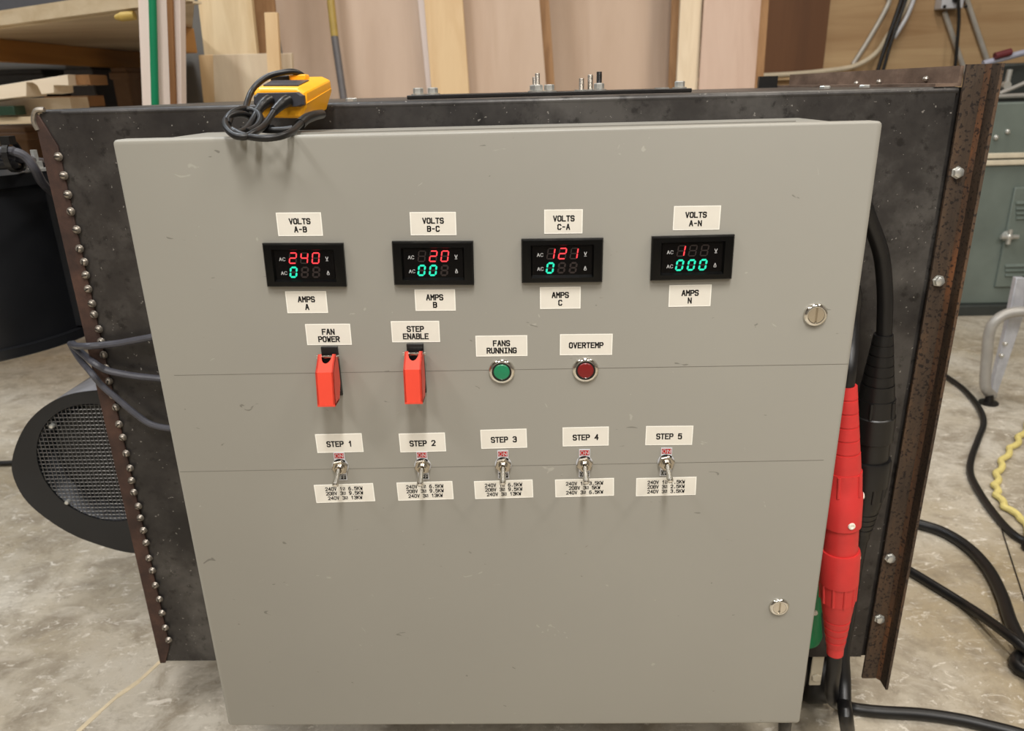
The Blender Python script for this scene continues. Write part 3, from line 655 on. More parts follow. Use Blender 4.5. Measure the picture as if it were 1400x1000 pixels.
# side plate with a round inlet hole: bridge outline and hole
NH = 48
b = MB()
def ringplate(b, loop, y0, y1):
    hole = [hc+V((hr*math.cos(a), 0, hr*math.sin(a))) for a in [2*math.pi*k/NH for k in range(NH)]]
    def ray_hit(a):
        d = V((math.cos(a), 0, math.sin(a))); best = None
        for i in range(len(loop)):
            p, q = loop[i], loop[(i+1) % len(loop)]; e = q-p
            det = d.x*(-e.z)-d.z*(-e.x)
            if abs(det) < 1e-12: continue
            r = p-hc; t = (r.x*(-e.z)-r.z*(-e.x))/det; s_ = (d.x*r.z-d.z*r.x)/det
            if t > 0 and -1e-6 <= s_ <= 1+1e-6 and (best is None or t > best): best = t
        return hc+d*(best or hr*1.4)
    NN = 96
    inn = [hc+V((min(hr, (ray_hit(2*math.pi*k/NN)-hc).length*0.97)*math.cos(2*math.pi*k/NN), 0, min(hr, (ray_hit(2*math.pi*k/NN)-hc).length*0.97)*math.sin(2*math.pi*k/NN))) for k in range(NN)]
    out = [ray_hit(2*math.pi*k/NN) for k in range(NN)]
    dy0, dy1 = V((0, y0-YB1, 0)), V((0, y1-YB1, 0))
    loft(b, [[p+dy1 for p in inn], [p+dy0 for p in inn], [p+dy0 for p in out], [p+dy1 for p in out]], 0, False, False)
    return inn
inn = ringplate(b, loop, YB1, YB1+0.004)
lab(b.build('side_plate', 'black_paint', low), 'black painted volute side plate')
b = MB(); cen = sum(loop, V((0, 0, 0)))/len(loop)
loop2 = [cen+(p-cen)*0.992 for p in loop]
n = len(loop2); vs = [p+V((0, 0.004, 0)) for p in loop2]+[p+V((0, 0.20, 0)) for p in loop2]
b.add(vs, [(i, i+1, n+i+1, n+i) for i in range(n-1)]); lab(b.build('scroll_wrap', 'galv', low, recalc=False), 'bright sheet metal scroll wrap')
b = MB(); b.prism([p+V((0, 0.20, 0)) for p in loop], (0, 0.004, 0)); b.build('back_plate', 'black_paint', low)
b = MB(); b.lathe(hc+V((0, 0.03, 0)), (0, 1, 0), [(0, 0.092), (0.002, 0.092)], 32); b.build('impeller', 'black_paint', low)
b = MB(); sp = 0.0068; rw = 0.0007
k = -15
for k in range(-16, 17):
    d = k*sp
    if abs(d) >= hr: continue
    h = math.sqrt(hr*hr-d*d)
    xr = min(h, (X0-0.008)-hc.x)
    if xr > -h: b.cyl(hc+V((-h, 0.0035, d)), hc+V((xr, 0.0035, d)), rw, n=4)
    if hc.x+d < X0-0.008: b.cyl(hc+V((d, 0.0025, -h)), hc+V((d, 0.0025, h)), rw, n=4)
o = b.build('wire_mesh', 'wire', low); tag(o, kind='stuff')
for (x, y) in ((71, 583), (92, 687), (150, 560)):
    p = P(x, y, Y=YB1-0.001); b = MB(); b.lathe(p, DOWN, [(-0.004, 0.004), (0.001, 0.004), (0.003, 0.003), (0.0034, 0.001)], 10); b.build('mesh_screw', 'zinc', low, loc=p)
# upper blower
upc = V((-0.885, 0.455, 0)); ur = 0.205; uz0, uz1 = -0.322, -0.062
upb = thing('centrifugal_blower', (upc.x, upc.y, FZ), 'upper black drum-shaped blower with cables tied on top', 'blower')
b = MB(); b.lathe((upc.x, upc.y, uz0+0.016), (0, 0, 1), [(0, ur-0.008), (uz1-uz0-0.03, ur-0.008)], 64, caps=False); b.build('drum', 'black_paint', upb)
b = MB(); b.lathe((upc.x, upc.y, uz0), (0, 0, 1), [(0, ur-0.003), (0.002, ur), (0.016, ur), (0.017, ur-0.008)], 64); b.build('bottom_rim', 'black_paint', upb)
b = MB(); b.lathe((upc.x, upc.y, uz1-0.018), (0, 0, 1), [(0, ur-0.008), (0.001, ur), (0.018, ur), (0.0185, ur-0.003)], 64); b.build('lid', 'black_paint', upb)
b = MB(); b.box((-0.74, 0.42, uz0+0.02), (X0-0.0025, 0.62, uz1-0.02)); b.build('outlet_duct', 'black_paint', upb)
b = MB(); b.box((-0.98, 0.42, uz1), (-0.82, 0.54, uz1+0.035)); b.build('motor_mount', 'dark_steel', upb, bevel=0.004)
p = P(48, 216, Y=0.42); b = MB(); b.lathe((p.x, 0.42, uz1), (0, 0, 1), [(0, 0.014), (0.004, 0.014), (0.004, 0.009), (0.014, 0.009), (0.014, 0.005), (0.03, 0.005)], 6); b.build('lid_bolt', 'zinc', upb)
# cables on top of the upper blower
def cable(name, pts, r, mat, label, n=10, sub=8, group=None, wob=None):
    b = MB(); b.tube(pts, r, n, sub=sub, wob=wob); o = b.build(name, mat); return tag(o, label, 'cable', group)
Yc = 0.335
cable('motor_cable', [V((-0.862, 0.418, -0.040)), V((-0.835, 0.36, -0.038)), P(0, 207, Y=Yc), P(20, 208, Y=Yc), P(35, 215, Y=Yc+.005), P(48, 232, Y=Yc+.01), P(58, 250, Y=Yc+.03), P(72, 262, Y=.40), P(90, 268, Y=.43)], 0.0062, 'grey_rubber', 'grey cable bent down over the rim of the upper black blower')
cable('motor_cable', [V((-0.880, 0.418, -0.046)), V((-0.845, 0.365, -0.046)), P(0, 217, Y=Yc+.01), P(24, 217, Y=Yc+.012), P(40, 219, Y=.40), P(60, 222, Y=.5)], 0.0065, 'grey_rubber', 'straight grey cable held by the zip tie on the upper blower', group='cables on the blower lid')
cable('motor_cable', [V((-0.900, 0.418, -0.051)), V((-0.855, 0.36, -0.052)), P(0, 226, Y=Yc), P(20, 226, Y=Yc+.004), P(30, 228, Y=.40)], 0.006, 'rubber', 'black cable lowest in the tied bundle on the upper blower', group='cables on the blower lid')
tc = P(18, 214, Y=Yc+0.006)
b = MB(); L = [V((tc.x+k*0.004, tc.y, tc.z)) for k in (-1, 1)]
for k in range(20):
    a0_, a1_ = 2*math.pi*k/20, 2*math.pi*(k+1)/20
    e = lambda a, s, r: V((tc.x+s*0.004, tc.y+0.016*r*math.cos(a), tc.z+0.019*r*math.sin(a)))
    b.hexa([e(a0_, -1, 1), e(a1_, -1, 1), e(a1_, 1, 1), e(a0_, 1, 1), e(a0_, -1, 1.12), e(a1_, -1, 1.12), e(a1_, 1, 1.12), e(a0_, 1, 1.12)])
b.box((tc.x-0.005, tc.y-0.012, tc.z+0.016), (tc.x+0.008, tc.y+0.002, tc.z+0.027))
tag(b.build('zip_tie', 'black_plastic'), 'black zip tie around cables above the upper blower', 'zip tie')
# control cables running behind the enclosure door
YF = DB-0.0115
cable('control_cable', [P(100, 470, Y=.27), P(104, 473, Y=.22), P(118, 473.5, Y=.188), P(140, 472, Y=YF), P(165, 469, Y=YF), P(203, 462, Y=YF), P(240, 456, Y=YF), V((-0.3445, 0.165, P(260, 452, Y=YF).z))], 0.0045, 'grey_rubber', 'topmost grey cable looping round the rusty flange into the enclosure')
cable('control_cable', [P(98, 471, Y=.28), P(112, 483, Y=.23), P(128, 496, Y=.188), P(145, 506, Y=YF), P(165, 511, Y=YF), P(190, 515, Y=YF), P(215, 517.5, Y=YF), P(240, 520, Y=YF), V((-0.3445, 0.165, P(260, 521, Y=YF).z))], 0.0045, 'grey_rubber', 'middle grey cable crossing the rusty flange, nearly level at the door')
cable('control_cable', [P(96, 470, Y=.30), P(108, 490, Y=.25), P(124, 509, Y=.188), P(140, 528, Y=YF), P(160, 545, Y=YF), P(180, 562, Y=YF), P(200, 577, Y=YF), P(215, 583, Y=YF), P(232, 586, Y=YF), P(250, 588, Y=YF), V((-0.3445, 0.165, P(275, 588, Y=YF).z))], 0.0042, 'grey_rubber', 'lowest grey cable slanting down across the seam screws')

# ================================================================== CABLE CONNECTORS
def connector(name, a, d, mat, label, scale=1.0, rib=True, screws=True):
    a = V(a); d = V(d); L = (d-a).length; ax = (d-a)/L
    root = thing(name, tuple(d), label, 'connector')
    k = 0.001*scale
    def grooves(t0, t1, r0, r1, n):
        pr = []
        for i in range(n):
            ta, tb = t0+(t1-t0)*i/n, t0+(t1-t0)*(i+1)/n
            ra, rb = r0+(r1-r0)*i/n, r0+(r1-r0)*(i+1)/n
            pr += [(ta*L, ra*k), ((tb-0.006)*L, rb*k), ((tb-0.006)*L, (rb-0.7)*k), (tb*L, (rb-0.7)*k)]
        return pr
    side = ax.cross(V((0, -1, 0))).normalized(); fr = side.cross(ax).normalized()
    if fr.y > 0: fr = -fr
    b = MB(); b.lathe(a, ax, [(0, 8.8*k)]+grooves(0.0, 0.22, 10, 17, 5)+[(0.22*L, 17.5*k), (0.29*L, 19.5*k)], 28); o1 = b.build('upper_boot', mat, root)
    b = MB(); b.lathe(a, ax, [(0.285*L, 20.5*k), (0.36*L, 21.5*k), (0.365*L, 22.8*k), (0.48*L, 22.8*k), (0.487*L, 20.4*k), (0.58*L, 20.6*k)], 32)
    for s in (35, 0, -35): 
        dv = fr*math.cos(math.radians(s))+side*math.sin(math.radians(s))
        if s != 0: b.cyl(a+ax*0.288*L+dv*20.6*k, a+ax*0.36*L+dv*21.4*k, 2*k, n=8)
    b.build('upper_sleeve', mat, root)
    b = MB(); b.lathe(a, ax, [(0.575*L, 23.0*k), (0.585*L, 24.0*k), (0.70*L, 23.6*k), (0.702*L, 22*k), (0.775*L, 20.8*k)], 32)
    for s in range(0, 360, 36):
        dv = fr*math.cos(math.radians(s))+side*math.sin(math.radians(s)); b.cyl(a+ax*0.70*L+dv*21.6*k, a+ax*0.773*L+dv*20.6*k, 1.9*k, n=8)
    b.build('lower_sleeve', mat, root)
    b = MB(); pr = [(0.77*L, 20.5*k), (0.82*L, 18.5*k)]+grooves(0.82, 0.97, 18.4, 11.5, 5)+[(1.0*L, 10.5*k), (1.0*L, 8*k)]
    b.lathe(a, ax, pr, 28); b.build('lower_boot', mat, root)
    if screws:
        for t, s in ((0.455, 8), (0.605, 82), (0.38, 84)):
            dv = fr*math.cos(math.radians(s))-side*math.sin(math.radians(s))
            p = a+ax*t*L+dv*22.2*k; b = MB(); b.lathe(p, dv, [(0, 4.6*k), (1.8*k, 4.2*k), (2.2*k, 2.5*k), (1.4*k, 2.0*k)], 14); b.build('set_screw', 'white_plastic', root, loc=p)
    return root
ra, rb = P(1159.5, 527, Y=0.10), P(1141.5, 893.5, Y=0.10)
connector('cable_connector', ra, rb, 'red_rubber', 'bright red single-pole cable connector hanging beside the enclosure door')
ba, bb = P(1208, 457, Y=0.150), P(1176, 735, Y=0.162)
connector('cable_connector', ba, bb, 'black_plastic', 'black single-pole cable connector hanging behind the red one', 1.08, screws=False)
b = MB(); dax = (bb-ba).normalized(); b.lathe(ba-dax*0.002, dax, [(0, 0.0095), (0.004, 0.0108)], 24); o = b.build('collar', 'pine', None); 
bpy.data.objects.remove(o)
ga, gb = P(1092, 760, Y=0.155), P(1102, 876, Y=0.155)
root = thing('cable_connector', tuple(gb), 'green single-pole cable connector mostly hidden behind the red one', 'connector')
gx = (gb-ga).normalized(); gl = (gb-ga).length
b = MB(); b.lathe(ga, gx, [(0, 0.024), (gl*0.62, 0.024), (gl*0.625, 0.0225), (gl*0.93, 0.022), (gl*0.985, 0.019), (gl, 0.014)], 32); b.build('sleeve', 'green_rubber', root)
pp = P(1114, 838, Y=0.133); b = MB(); b.lathe(pp, DOWN, [(0, 0.004), (0.002, 0.0035)], 12); b.build('set_screw', 'white_plastic', root, loc=pp)
# power cables
cable('power_cable', [V((0.3445, 0.12, -0.055)), P(1172, 268, Y=.13), P(1190, 305, Y=.14), P(1204, 345, Y=.147), P(1209, 385, Y=.150), P(1210, 420, Y=.150), P(1208.5, 462, Y=.150)], 0.0088, 'rubber', 'thick black cable curving from the enclosure into the black connector', 14)
cable('power_cable', [P(1157, 535, Y=.10), P(1161, 505, Y=.10), P(1164, 470, Y=.115), P(1166, 430, Y=.125), P(1164, 390, Y=.12), V((0.3445, 0.11, -0.14))], 0.0082, 'rubber', 'thick black cable rising from the red connector behind the door edge', 14)
rr_ = 0.0095
def FL(x, y, r=rr_): return P(x, y, Z=FZ+r)
cable('power_cable', [P(1141.8, 885, Y=.10), P(1140, 912, Y=.10), P(1137, 940, Y=.11), P(1140, 958, Y=.13), V((FL(1150, 968).x, FL(1150, 968).y, FL(1150, 968).z+.006)), FL(1172, 970), FL(1210, 974), FL(1260, 977), FL(1310, 984), FL(1350, 993), FL(1400, 1006), FL(1450, 1025), V((1.2, 0.02, FZ+rr_)), V((1.9, -0.25, FZ+rr_))], 0.0095, 'rubber', 'thick black cable from the red connector turning along the concrete to the side', 14)
cable('power_cable', [P(1178, 728, Y=.162), P(1168, 780, Y=.165), P(1158, 850, Y=.155), P(1152, 890, Y=.14), P(1153.5, 930, Y=.125), P(1154, 960, Y=.105), P(1157, 985, Y=.085), FL(1163, 1030), FL(1165, 1060)], 0.0095, 'rubber', 'thick black cable dropping straight down behind the red connector', 14)
cable('power_cable', [V((0.40, 0.155, -0.70)), P(1095, 920, Y=.15), P(1085, 960, Y=.12), P(1074, 985, Y=.08), FL(1072, 1015), FL(1070, 1050)], 0.0085, 'rubber', 'black cable dropping from the green connector under the door corner', 14)
r2 = 0.012
cable('power_cable', [V((0.25, 0.72, FZ+r2)), FL(1200, 700, r2), FL(1250, 715, r2), FL(1290, 728, r2), FL(1325, 750, r2), FL(1352, 780, r2), FL(1370, 815, r2), FL(1382, 850, r2), FL(1400, 885, r2), FL(1430, 930, r2), V((1.3, 0.14, FZ+r2)), V((2.1, 0.0, FZ+r2))], 0.0115, 'rubber', 'thick black cable arching over the concrete beside the rusty angle iron', 14)
cable('power_cable', [V((0.25, 0.55, FZ+.01)), FL(1190, 752, 0.01), FL(1240, 779, 0.01), FL(1280, 803, 0.01), FL(1320, 828, 0.01), FL(1350, 848, 0.022), FL(1390, 878, 0.035), FL(1430, 912, 0.022), FL(1480, 950, 0.01), V((1.7, 0.20, FZ+.01)), V((2.4, 0.15, FZ+.01))], 0.0095, 'rubber', 'thick black cable running straight and diagonal across the concrete', 14)
r3 = 0.0085
cable('extension_cord', [V((0.95, 2.35, FZ+r3)), FL(1240, 480, r3), FL(1292, 514, r3), FL(1318, 533, r3), FL(1338, 557, r3), FL(1345, 578, r3), FL(1337, 602, r3), FL(1328, 628, r3), FL(1327, 648, r3), FL(1337, 670, r3), FL(1355, 697, r3), FL(1378, 724, r3), FL(1402, 741, r3), FL(1440, 755, r3), V((1.6, 0.62, FZ+r3)), V((2.5, 0.70, FZ+r3))], r3, 'rubber', 'thin black cord in an S bend on the concrete by the tubular stand')
yc = spline([V((2.9, 1.7, FZ+r3)), V((2.2, 1.62, FZ+r3)), FL(1440, 560, r3), FL(1402, 588, r3), FL(1390, 605, r3), FL(1376, 622, r3), FL(1366, 642, r3), FL(1362, 660, r3), FL(1363, 675, r3), FL(1375, 693, r3), FL(1402, 713, r3), FL(1440, 735, r3), V((1.7, 0.75, FZ+r3)), V((2.6, 0.95, FZ+r3))], 4)
yc = [p+V((0.005*math.sin(i*1.7), 0.005*math.cos(i*1.7), 0)) for i, p in enumerate(yc)]
cable('extension_cord', yc, 0.008, 'yellow_rope', 'yellow extension cord curving on the concrete', sub=3, wob=0.04)
cable('thin_wire', [FL(1362, 700, .002), FL(1374, 738, .002), FL(1386, 775, .002), FL(1398, 812, .002), FL(1410, 850, .002)], 0.0012, 'dark_steel', 'hair-thin dark wire lying on the concrete near the yellow cord', 6)
fl_ = P(0, 634, Z=FZ+.008)
cable('power_cable', [V((-3.4, 0.75, FZ+.008)), V((-2.3, 1.1, FZ+.008)), FL(0, 634, .008), FL(40, 630, .008), FL(120, 620, .008), FL(220, 610, .008)], 0.0075, 'rubber', 'black cable on the concrete passing behind the lower blower')

# ================================================================== MULTIMETER
met = thing('multimeter', (P(385, 160, Y=.13).x, 0.13, 0.0), 'yellow and black multimeter with coiled leads lying on top of the enclosure', 'multimeter')
Ya, Yb = 0.085, 0.188
fa = [(352, 120), (408, 120), (418, 127), (419, 146), (412, 162), (360, 162), (348, 150), (346, 127)]
fb = [(381, 106), (440, 105), (451, 110), (453, 124), (446, 149), (398, 150), (379, 140), (376, 114)]
def sect(t, grow=0.0):
    out = []
    A = [P(x, y, Y=Ya) for x, y in fa]; B = [P(x, y, Y=Yb) for x, y in fb]
    c = sum((a.lerp(d, t) for a, d in zip(A, B)), V((0, 0, 0)))/8
    for a, d in zip(A, B): q = a.lerp(d, t); out.append(c+(q-c)*(1+grow))
    return out
b = MB(); loft(b, [sect(0.0, -0.12), sect(0.03, 0), sect(0.5, 0.02), sect(0.85, 0.04), sect(0.97, 0.03), sect(1.0, -0.05)]); b.build('case', 'yellow', met, bevel=0.0012, seg=2, sharp=0.5)
b = MB(); q = [P(x, y, Y=Ya-.004) for x, y in ((352, 127), (408, 126), (415, 131), (416, 143), (410, 146), (352, 147), (347, 142), (347, 132))]; q2 = [p+V((0, 0.012, 0)) for p in q]
cq = sum(q, V((0, 0, 0)))/8; loft(b, [q2, q, [cq+(p-cq)*0.9+V((0, -0.002, 0)) for p in q]]); b.build('jack_panel', 'meter_grey', met, sharp=0.5)
s0, s1 = sect(0.12, 0.012), sect(0.55, 0.03)
b = MB(); tl, tr, bl_, br_ = s0[0].lerp(s0[1], .08), s0[0].lerp(s0[1], .92), s1[0].lerp(s1[1], .08), s1[0].lerp(s1[1], .92); b.prism([tl, tr, br_, bl_], (0, 0, 0.0012)); b.build('face_plate', 'meter_grey', met)
s2 = sect(0.72, 0.03); pk = s2[0].lerp(s2[1], .2); b = MB(); b.box(tuple(pk+V((-.010, -.006, -.002))), tuple(pk+V((.010, .006, .004)))); b.build('selector_key', 'black_plastic', met, bevel=0.001)
pk = s2[0].lerp(s2[1], .62); b = MB(); b.box(tuple(pk+V((-.009, -.008, -.002))), tuple(pk+V((.009, .008, .005)))); b.build('button', 'yellow', met, bevel=0.0015)
s3 = [sect(t, 0.022+t*0.015) for t in (0.0, 0.5, 0.95)]; b = MB(); b.tube([s[2].lerp(s[3], 0.75) for s in s3], 0.0006, 6); b.build('case_seam', 'yellow', met)
def lead(name, pts, r, mat='rubber', n=12): b = MB(); b.tube(pts, r, n); return b.build(name, mat, met)
pY = lambda x, y, Y: P(x, y, Y=Y)
lead('plug', [pY(368, 138, .078), pY(362, 141, .070), pY(356, 147, .064), pY(350, 156, .056)], (0.0062, 0.0040), 'black_plastic')
lead('plug', [pY(393, 138, .078), pY(387, 141, .070), pY(381, 146, .064), pY(374, 153, .056)], (0.0062, 0.0040), 'black_plastic')
lead('test_lead', [pY(351, 154, .057), pY(345, 165, .04), pY(337, 176, .01), pY(326, 181, -.012), pY(314, 178, -.008), pY(309, 169, .012), pY(313, 160, .022), pY(324, 156, .035), pY(336, 157, .05), pY(346, 164, .058), pY(356, 170, .05), pY(372, 175, .03)], 0.0031)
lead('test_lead', [pY(375, 152, .057), pY(368, 163, .04), pY(360, 173, .02), pY(348, 181, -.012), pY(335, 187, -.024), pY(320, 185, -.022), pY(309, 174, -.006), pY(309, 164, .018), pY(318, 154, .034), pY(332, 149, .055), pY(346, 150, .075)], 0.0031)
lead('test_lead', [pY(318, 178, -.010), pY(332, 185, -.018), pY(350, 188.5, -.026), pY(368, 189, -.026), pY(386, 186, -.018), pY(399, 180, .002), pY(408, 172, .03), pY(414, 166, .045)], 0.0031)
lead('test_lead', [pY(336, 150, .075), pY(338, 140, .10), pY(343, 127, .12), pY(353, 114, .13), pY(368, 104, .14), pY(385, 99.5, .145), pY(400, 98, .15), pY(410, 101, .155), pY(417, 107, .16)], 0.0031)
lead('test_lead', [pY(330, 177, .02), pY(348, 176, .03), pY(366, 178, .03), pY(384, 178, .028), pY(400, 176, .03)], 0.0030)
lead('test_lead', [pY(312, 170, .01), pY(316, 160, .03), pY(326, 153, .05), pY(340, 150, .06), pY(352, 154, .055), pY(356, 163, .04), pY(350, 174, .02), pY(338, 180, .0)], 0.0031)
lead('probe', [pY(410, 170, .04), pY(418, 163, .055), pY(430, 158, .075), pY(440, 156, .10)], (0.0052, 0.0045), 'black_plastic')

# ================================================================== LUMBER BEHIND
def lean(name, mat, x_top, x_bot, Y0, slope, th, label, cat, yt=0, yb=130, top_px=None, top_z=1.35, bot_z=FZ, group=None, bev=0.0015):
    # x_top / x_bot: (left, right) pixel columns where the face crosses image rows yt / yb; the board stands on the floor at Y0 and leans back
    def onplane(x, y):
        d = ray(x, y); k = d.y-slope*d.z; t = (Y0+slope*(CAM.z-FZ)-CAM.y)/k; return CAM+d*t
    A, B, C, D = onplane(x_top[0], yt), onplane(x_top[1], yt), onplane(x_bot[0], yb), onplane(x_bot[1], yb)
    wd = 0.5*((B.x-A.x)+(D.x-C.x)); mt, mb_ = 0.5*(A.x+B.x), 0.5*(C.x+D.x)
    za, zc = 0.5*(A.z+B.z), 0.5*(C.z+D.z); sl = (mt-mb_)/(za-zc)
    if top_px is not None: top_z = onplane(0.5*(x_top[0]+x_top[1]), top_px).z
    q = []
    for z in (bot_z, top_z):
        xc = mb_+sl*(z-zc)
        for s in (-1, 1): q.append(V((xc+s*wd/2, Y0+slope*(z-FZ), z)))
    b = MB(); b.prism([q[0], q[1], q[3], q[2]], (0, th, 0)); o = b.build(name, mat, None, bevel=bev, loc=q[0].lerp(q[1], 0.5)); return tag(o, label, cat, group)
lean('plywood_sheet', 'ply_pink', (372, 574), (398, 588), 2.56, .13, .018, 'wide tan plywood sheet behind the broom handle', 'plywood')
lean('plywood_sheet', 'white_edge', (571, 580), (584, 593), 2.515, .13, .018, 'narrow white board edge beside the yellow pine plank', 'board')
lean('pine_plank', 'pine', (580, 632), (590, 642), 2.46, .13, .025, 'yellow pine plank leaning against tan plywood sheets', 'board')
lean('plywood_sheet', 'ply_pink', (630, 737), (642, 748), 2.53, .13, .018, 'tan plywood sheet standing beside the yellow pine plank', 'plywood')
lean('plywood_sheet', 'ply_edge', (736, 752), (748, 758), 2.575, .13, .022, 'narrow plywood offcut with brown edge next to the shadowed sheet', 'plywood')
lean('plywood_sheet', 'ply_pink', (745, 924), (752, 918), 2.78, .13, .018, 'tan plywood sheet set back in shadow behind its neighbours', 'plywood')
lean('wood_strip', 'ply_edge', (919, 931), (914, 926), 2.60, .13, .02, 'thin brown wood strip beside a pale board', 'board')
lean('pine_plank', 'pine_w', (930, 961), (925, 953), 2.53, .13, .025, 'pale bleached board beside the rosy plywood', 'board')
lean('plywood_sheet', 'ply_pink2', (963, 1041), (955, 1031), 2.50, .13, .018, 'rosy plywood sheet nearest the plywood-faced wall', 'plywood')
lean('wood_strip', 'ply_edge', (1040, 1051), (1030, 1043), 2.55, .13, .03, 'light brown strip on the edge of the rosy plywood', 'board')
lean('pine_plank', 'pine_k', (269, 345), (287, 356), 1.98, .10, .025, 'tall knotty pine plank with grey streaks', 'board')
lean('wood_strip', 'ply_edge', (344, 374), (356, 386), 2.14, .13, .02, 'brown board half hidden behind the knotty plank', 'board')
lean('pine_offcut', 'pine', (271, 292), (278, 298), 1.93, .05, .02, 'short yellow pine offcut in front of the knotty plank', 'board', yt=75, yb=138, top_px=75)
lean('pine_offcut', 'pine_g', (291, 366), (293, 368), 1.90, .05, .02, 'wide short greyish pine offcut in front of the knotty plank', 'board', yt=74, yb=138, top_px=74)
lean('wood_stick', 'pine', (361, 379), (366, 383), 1.85, .05, .02, 'narrow pale pine stick with a square top', 'board', yt=17, yb=100, top_px=17)
lean('pine_offcut', 'pine_g', (366, 399), (370, 401), 1.93, .05, .02, 'short tan offcut beside the narrow pine stick', 'board', yt=73, yb=138, top_px=73)
# broom handle: yellow upper part, grey sleeve
def onp(x, y, Y0, slope):
    d = ray(x, y); k = d.y-slope*d.z; return CAM+d*((Y0+slope*(CAM.z-FZ)-CAM.y)/k)
h0, h1, h2 = onp(451, -10, 2.44, .14), onp(457.5, 50, 2.44, .14), onp(470, 137, 2.44, .14)
dn = (h2-h1).normalized(); foot = h2+dn*((FZ+0.03-h2.z)/dn.z); topp = h1+(h0-h1)*5
br = thing('broom', tuple(foot), 'broom handle with yellow top and grey sleeve leaning on tan plywood', 'broom')
b = MB(); b.cyl(h1, topp, 0.0155, n=16); b.build('handle', 'yellow_handle', br)
b = MB(); b.cyl(foot+V((0, 0, 0.06)), h1, 0.0150, n=16); b.build('sleeve', 'grey_handle', br)
b = MB(); b.box((foot.x-0.15, foot.y-0.03, FZ+0.001), (foot.x+0.15, foot.y+0.03, FZ+0.09)); b.build('brush_head', 'dark_steel', br, bevel=0.01)
# boards and green pole standing in front of the rack
YR = 1.12
lean('wall_stud', 'white_edge', (188, 205), (194, 209), YR, .02, .03, 'whitish board standing beside the green pole', 'board', top_z=1.1)
g0, g1 = P(208.5, 0, Y=YR-.006), P(212, 138, Y=YR-.012); dg = (g0-g1).normalized(); gf = g1+dg*((FZ-g1.z)/dg.z)
b = MB(); b.cyl(gf, g0+dg*0.8, 0.0085, n=16); tag(b.build('green_pole', 'green_pole', loc=gf), 'glossy green metal pole between whitish boards', 'pole')
lean('wall_stud', 'white_edge', (213, 229), (215, 234), YR+.02, .02, .03, 'whitish board between green pole and brown strip', 'board', top_z=1.1)
lean('wood_strip', 'brown_strip', (226, 236), (233, 238), YR+.005, .02, .012, 'brown wood strip standing beside the whitish boards', 'board', top_z=1.1)
lean('wall_stud', 'white_edge', (234, 246), (236, 248), YR+.03, .02, .03, 'narrow pinkish white board at the dark rack gap', 'board', top_z=1.1)
# rack
ZS = 0.245
rk = thing('lumber_rack', (-1.7, 2.2, FZ), 'plywood-decked lumber rack with amber wood rails', 'rack')
fl, fr_ = P(-80, 47, Z=ZS), P(266, 2, Z=ZS)
deck = [fl, fr_, V((P(262, 60, Y=2.5).x, 2.5, ZS)), V((P(258, 60, Y=3.4).x, 3.40, ZS)), V((fl.x-1.1, 3.40, ZS))]
b = MB(); b.prism(deck, (0, 0, 0.012)); b.build('deck', 'shelf_ply', rk)
dd = (fr_-fl).normalized(); nn = V((dd.y, -dd.x, 0))
b = MB(); b.prism([fl+nn*0.02, fr_+nn*0.02, fr_, fl], (0, 0, 0.038)); b.prism([fl+nn*0.004+V((0, 0, -.004)), fr_+nn*0.004+V((0, 0, -.004)), fr_-nn*0.02+V((0, 0, -.004)), fl-nn*0.02+V((0, 0, -.004))], (0, 0, 0.005)); b.build('front_edging', 'shelf_edge', rk)
xr0 = P(95, 62, Z=ZS).x
xq = P(252, 36, Z=ZS).x
for xx, ya, yb_ in ((xr0, 1.55, 3.40), (xq, P(240, 30, Z=ZS).y, 1.93)):
    b = MB(); b.box((xx-0.04, ya, ZS-0.075), (xx, yb_, ZS-0.001)); b.build('rail', 'beam', rk, bevel=0.002)
for xx, yy in ((xr0-0.02, 3.3), (-2.75, 1.75), (-2.75, 3.3)):
    b = MB(); b.box((xx-0.035, yy, FZ), (xx+0.035, yy+0.08, ZS-0.086)); b.build('post', 'beam', rk)
# lower shelf of the rack with its stack of lumber
zl = P(20, 160, Y=1.62).z
b = MB(); b.box((-2.6, 1.62, zl-0.02), (P(50, 160, Y=1.62).x, 2.3, zl)); b.build('lower_deck', 'shelf_edge', rk)
b = MB(); b.box((-1.75, 2.24, FZ), (-1.69, 2.30, zl-0.021)); b.build('post', 'beam', rk)
def slab(name, mats, px, Y, dep, label, cut=False, z0=None, z1=None, skew=0.0):
    # px: (left, right, top, bottom at the right end); lies on the lower shelf
    a, c_ = P(px[0], px[2], Y=Y), P(px[1], px[2], Y=Y); z1_ = c_.z; z0_ = P(px[1], px[3], Y=Y).z
    xl_, xr_ = a.x, c_.x
    b = MB()
    sk = V((0, skew, 0)); 
    poly = [V((xl_, Y+skew, z0_)), V((xr_, Y, z0_)), V((xr_, Y, z1_)), V((xl_, Y+skew, z1_))]
    b.prism(poly, (0, dep, 0)); o = b.build(name, mats, None, bevel=0.001, loc=poly[0].lerp(poly[1], .5)); return tag(o, label, 'lumber')
slab('lumber_piece', ['white_lumber'], (-70, 95, 133, 157), 1.69, .10, 'tan lumber piece lying on the lower rack shelf')
slab('lumber_piece', ['brown_end'], (60, 119, 131, 146), 1.80, .10, 'brown sawn board end under the notched white board')
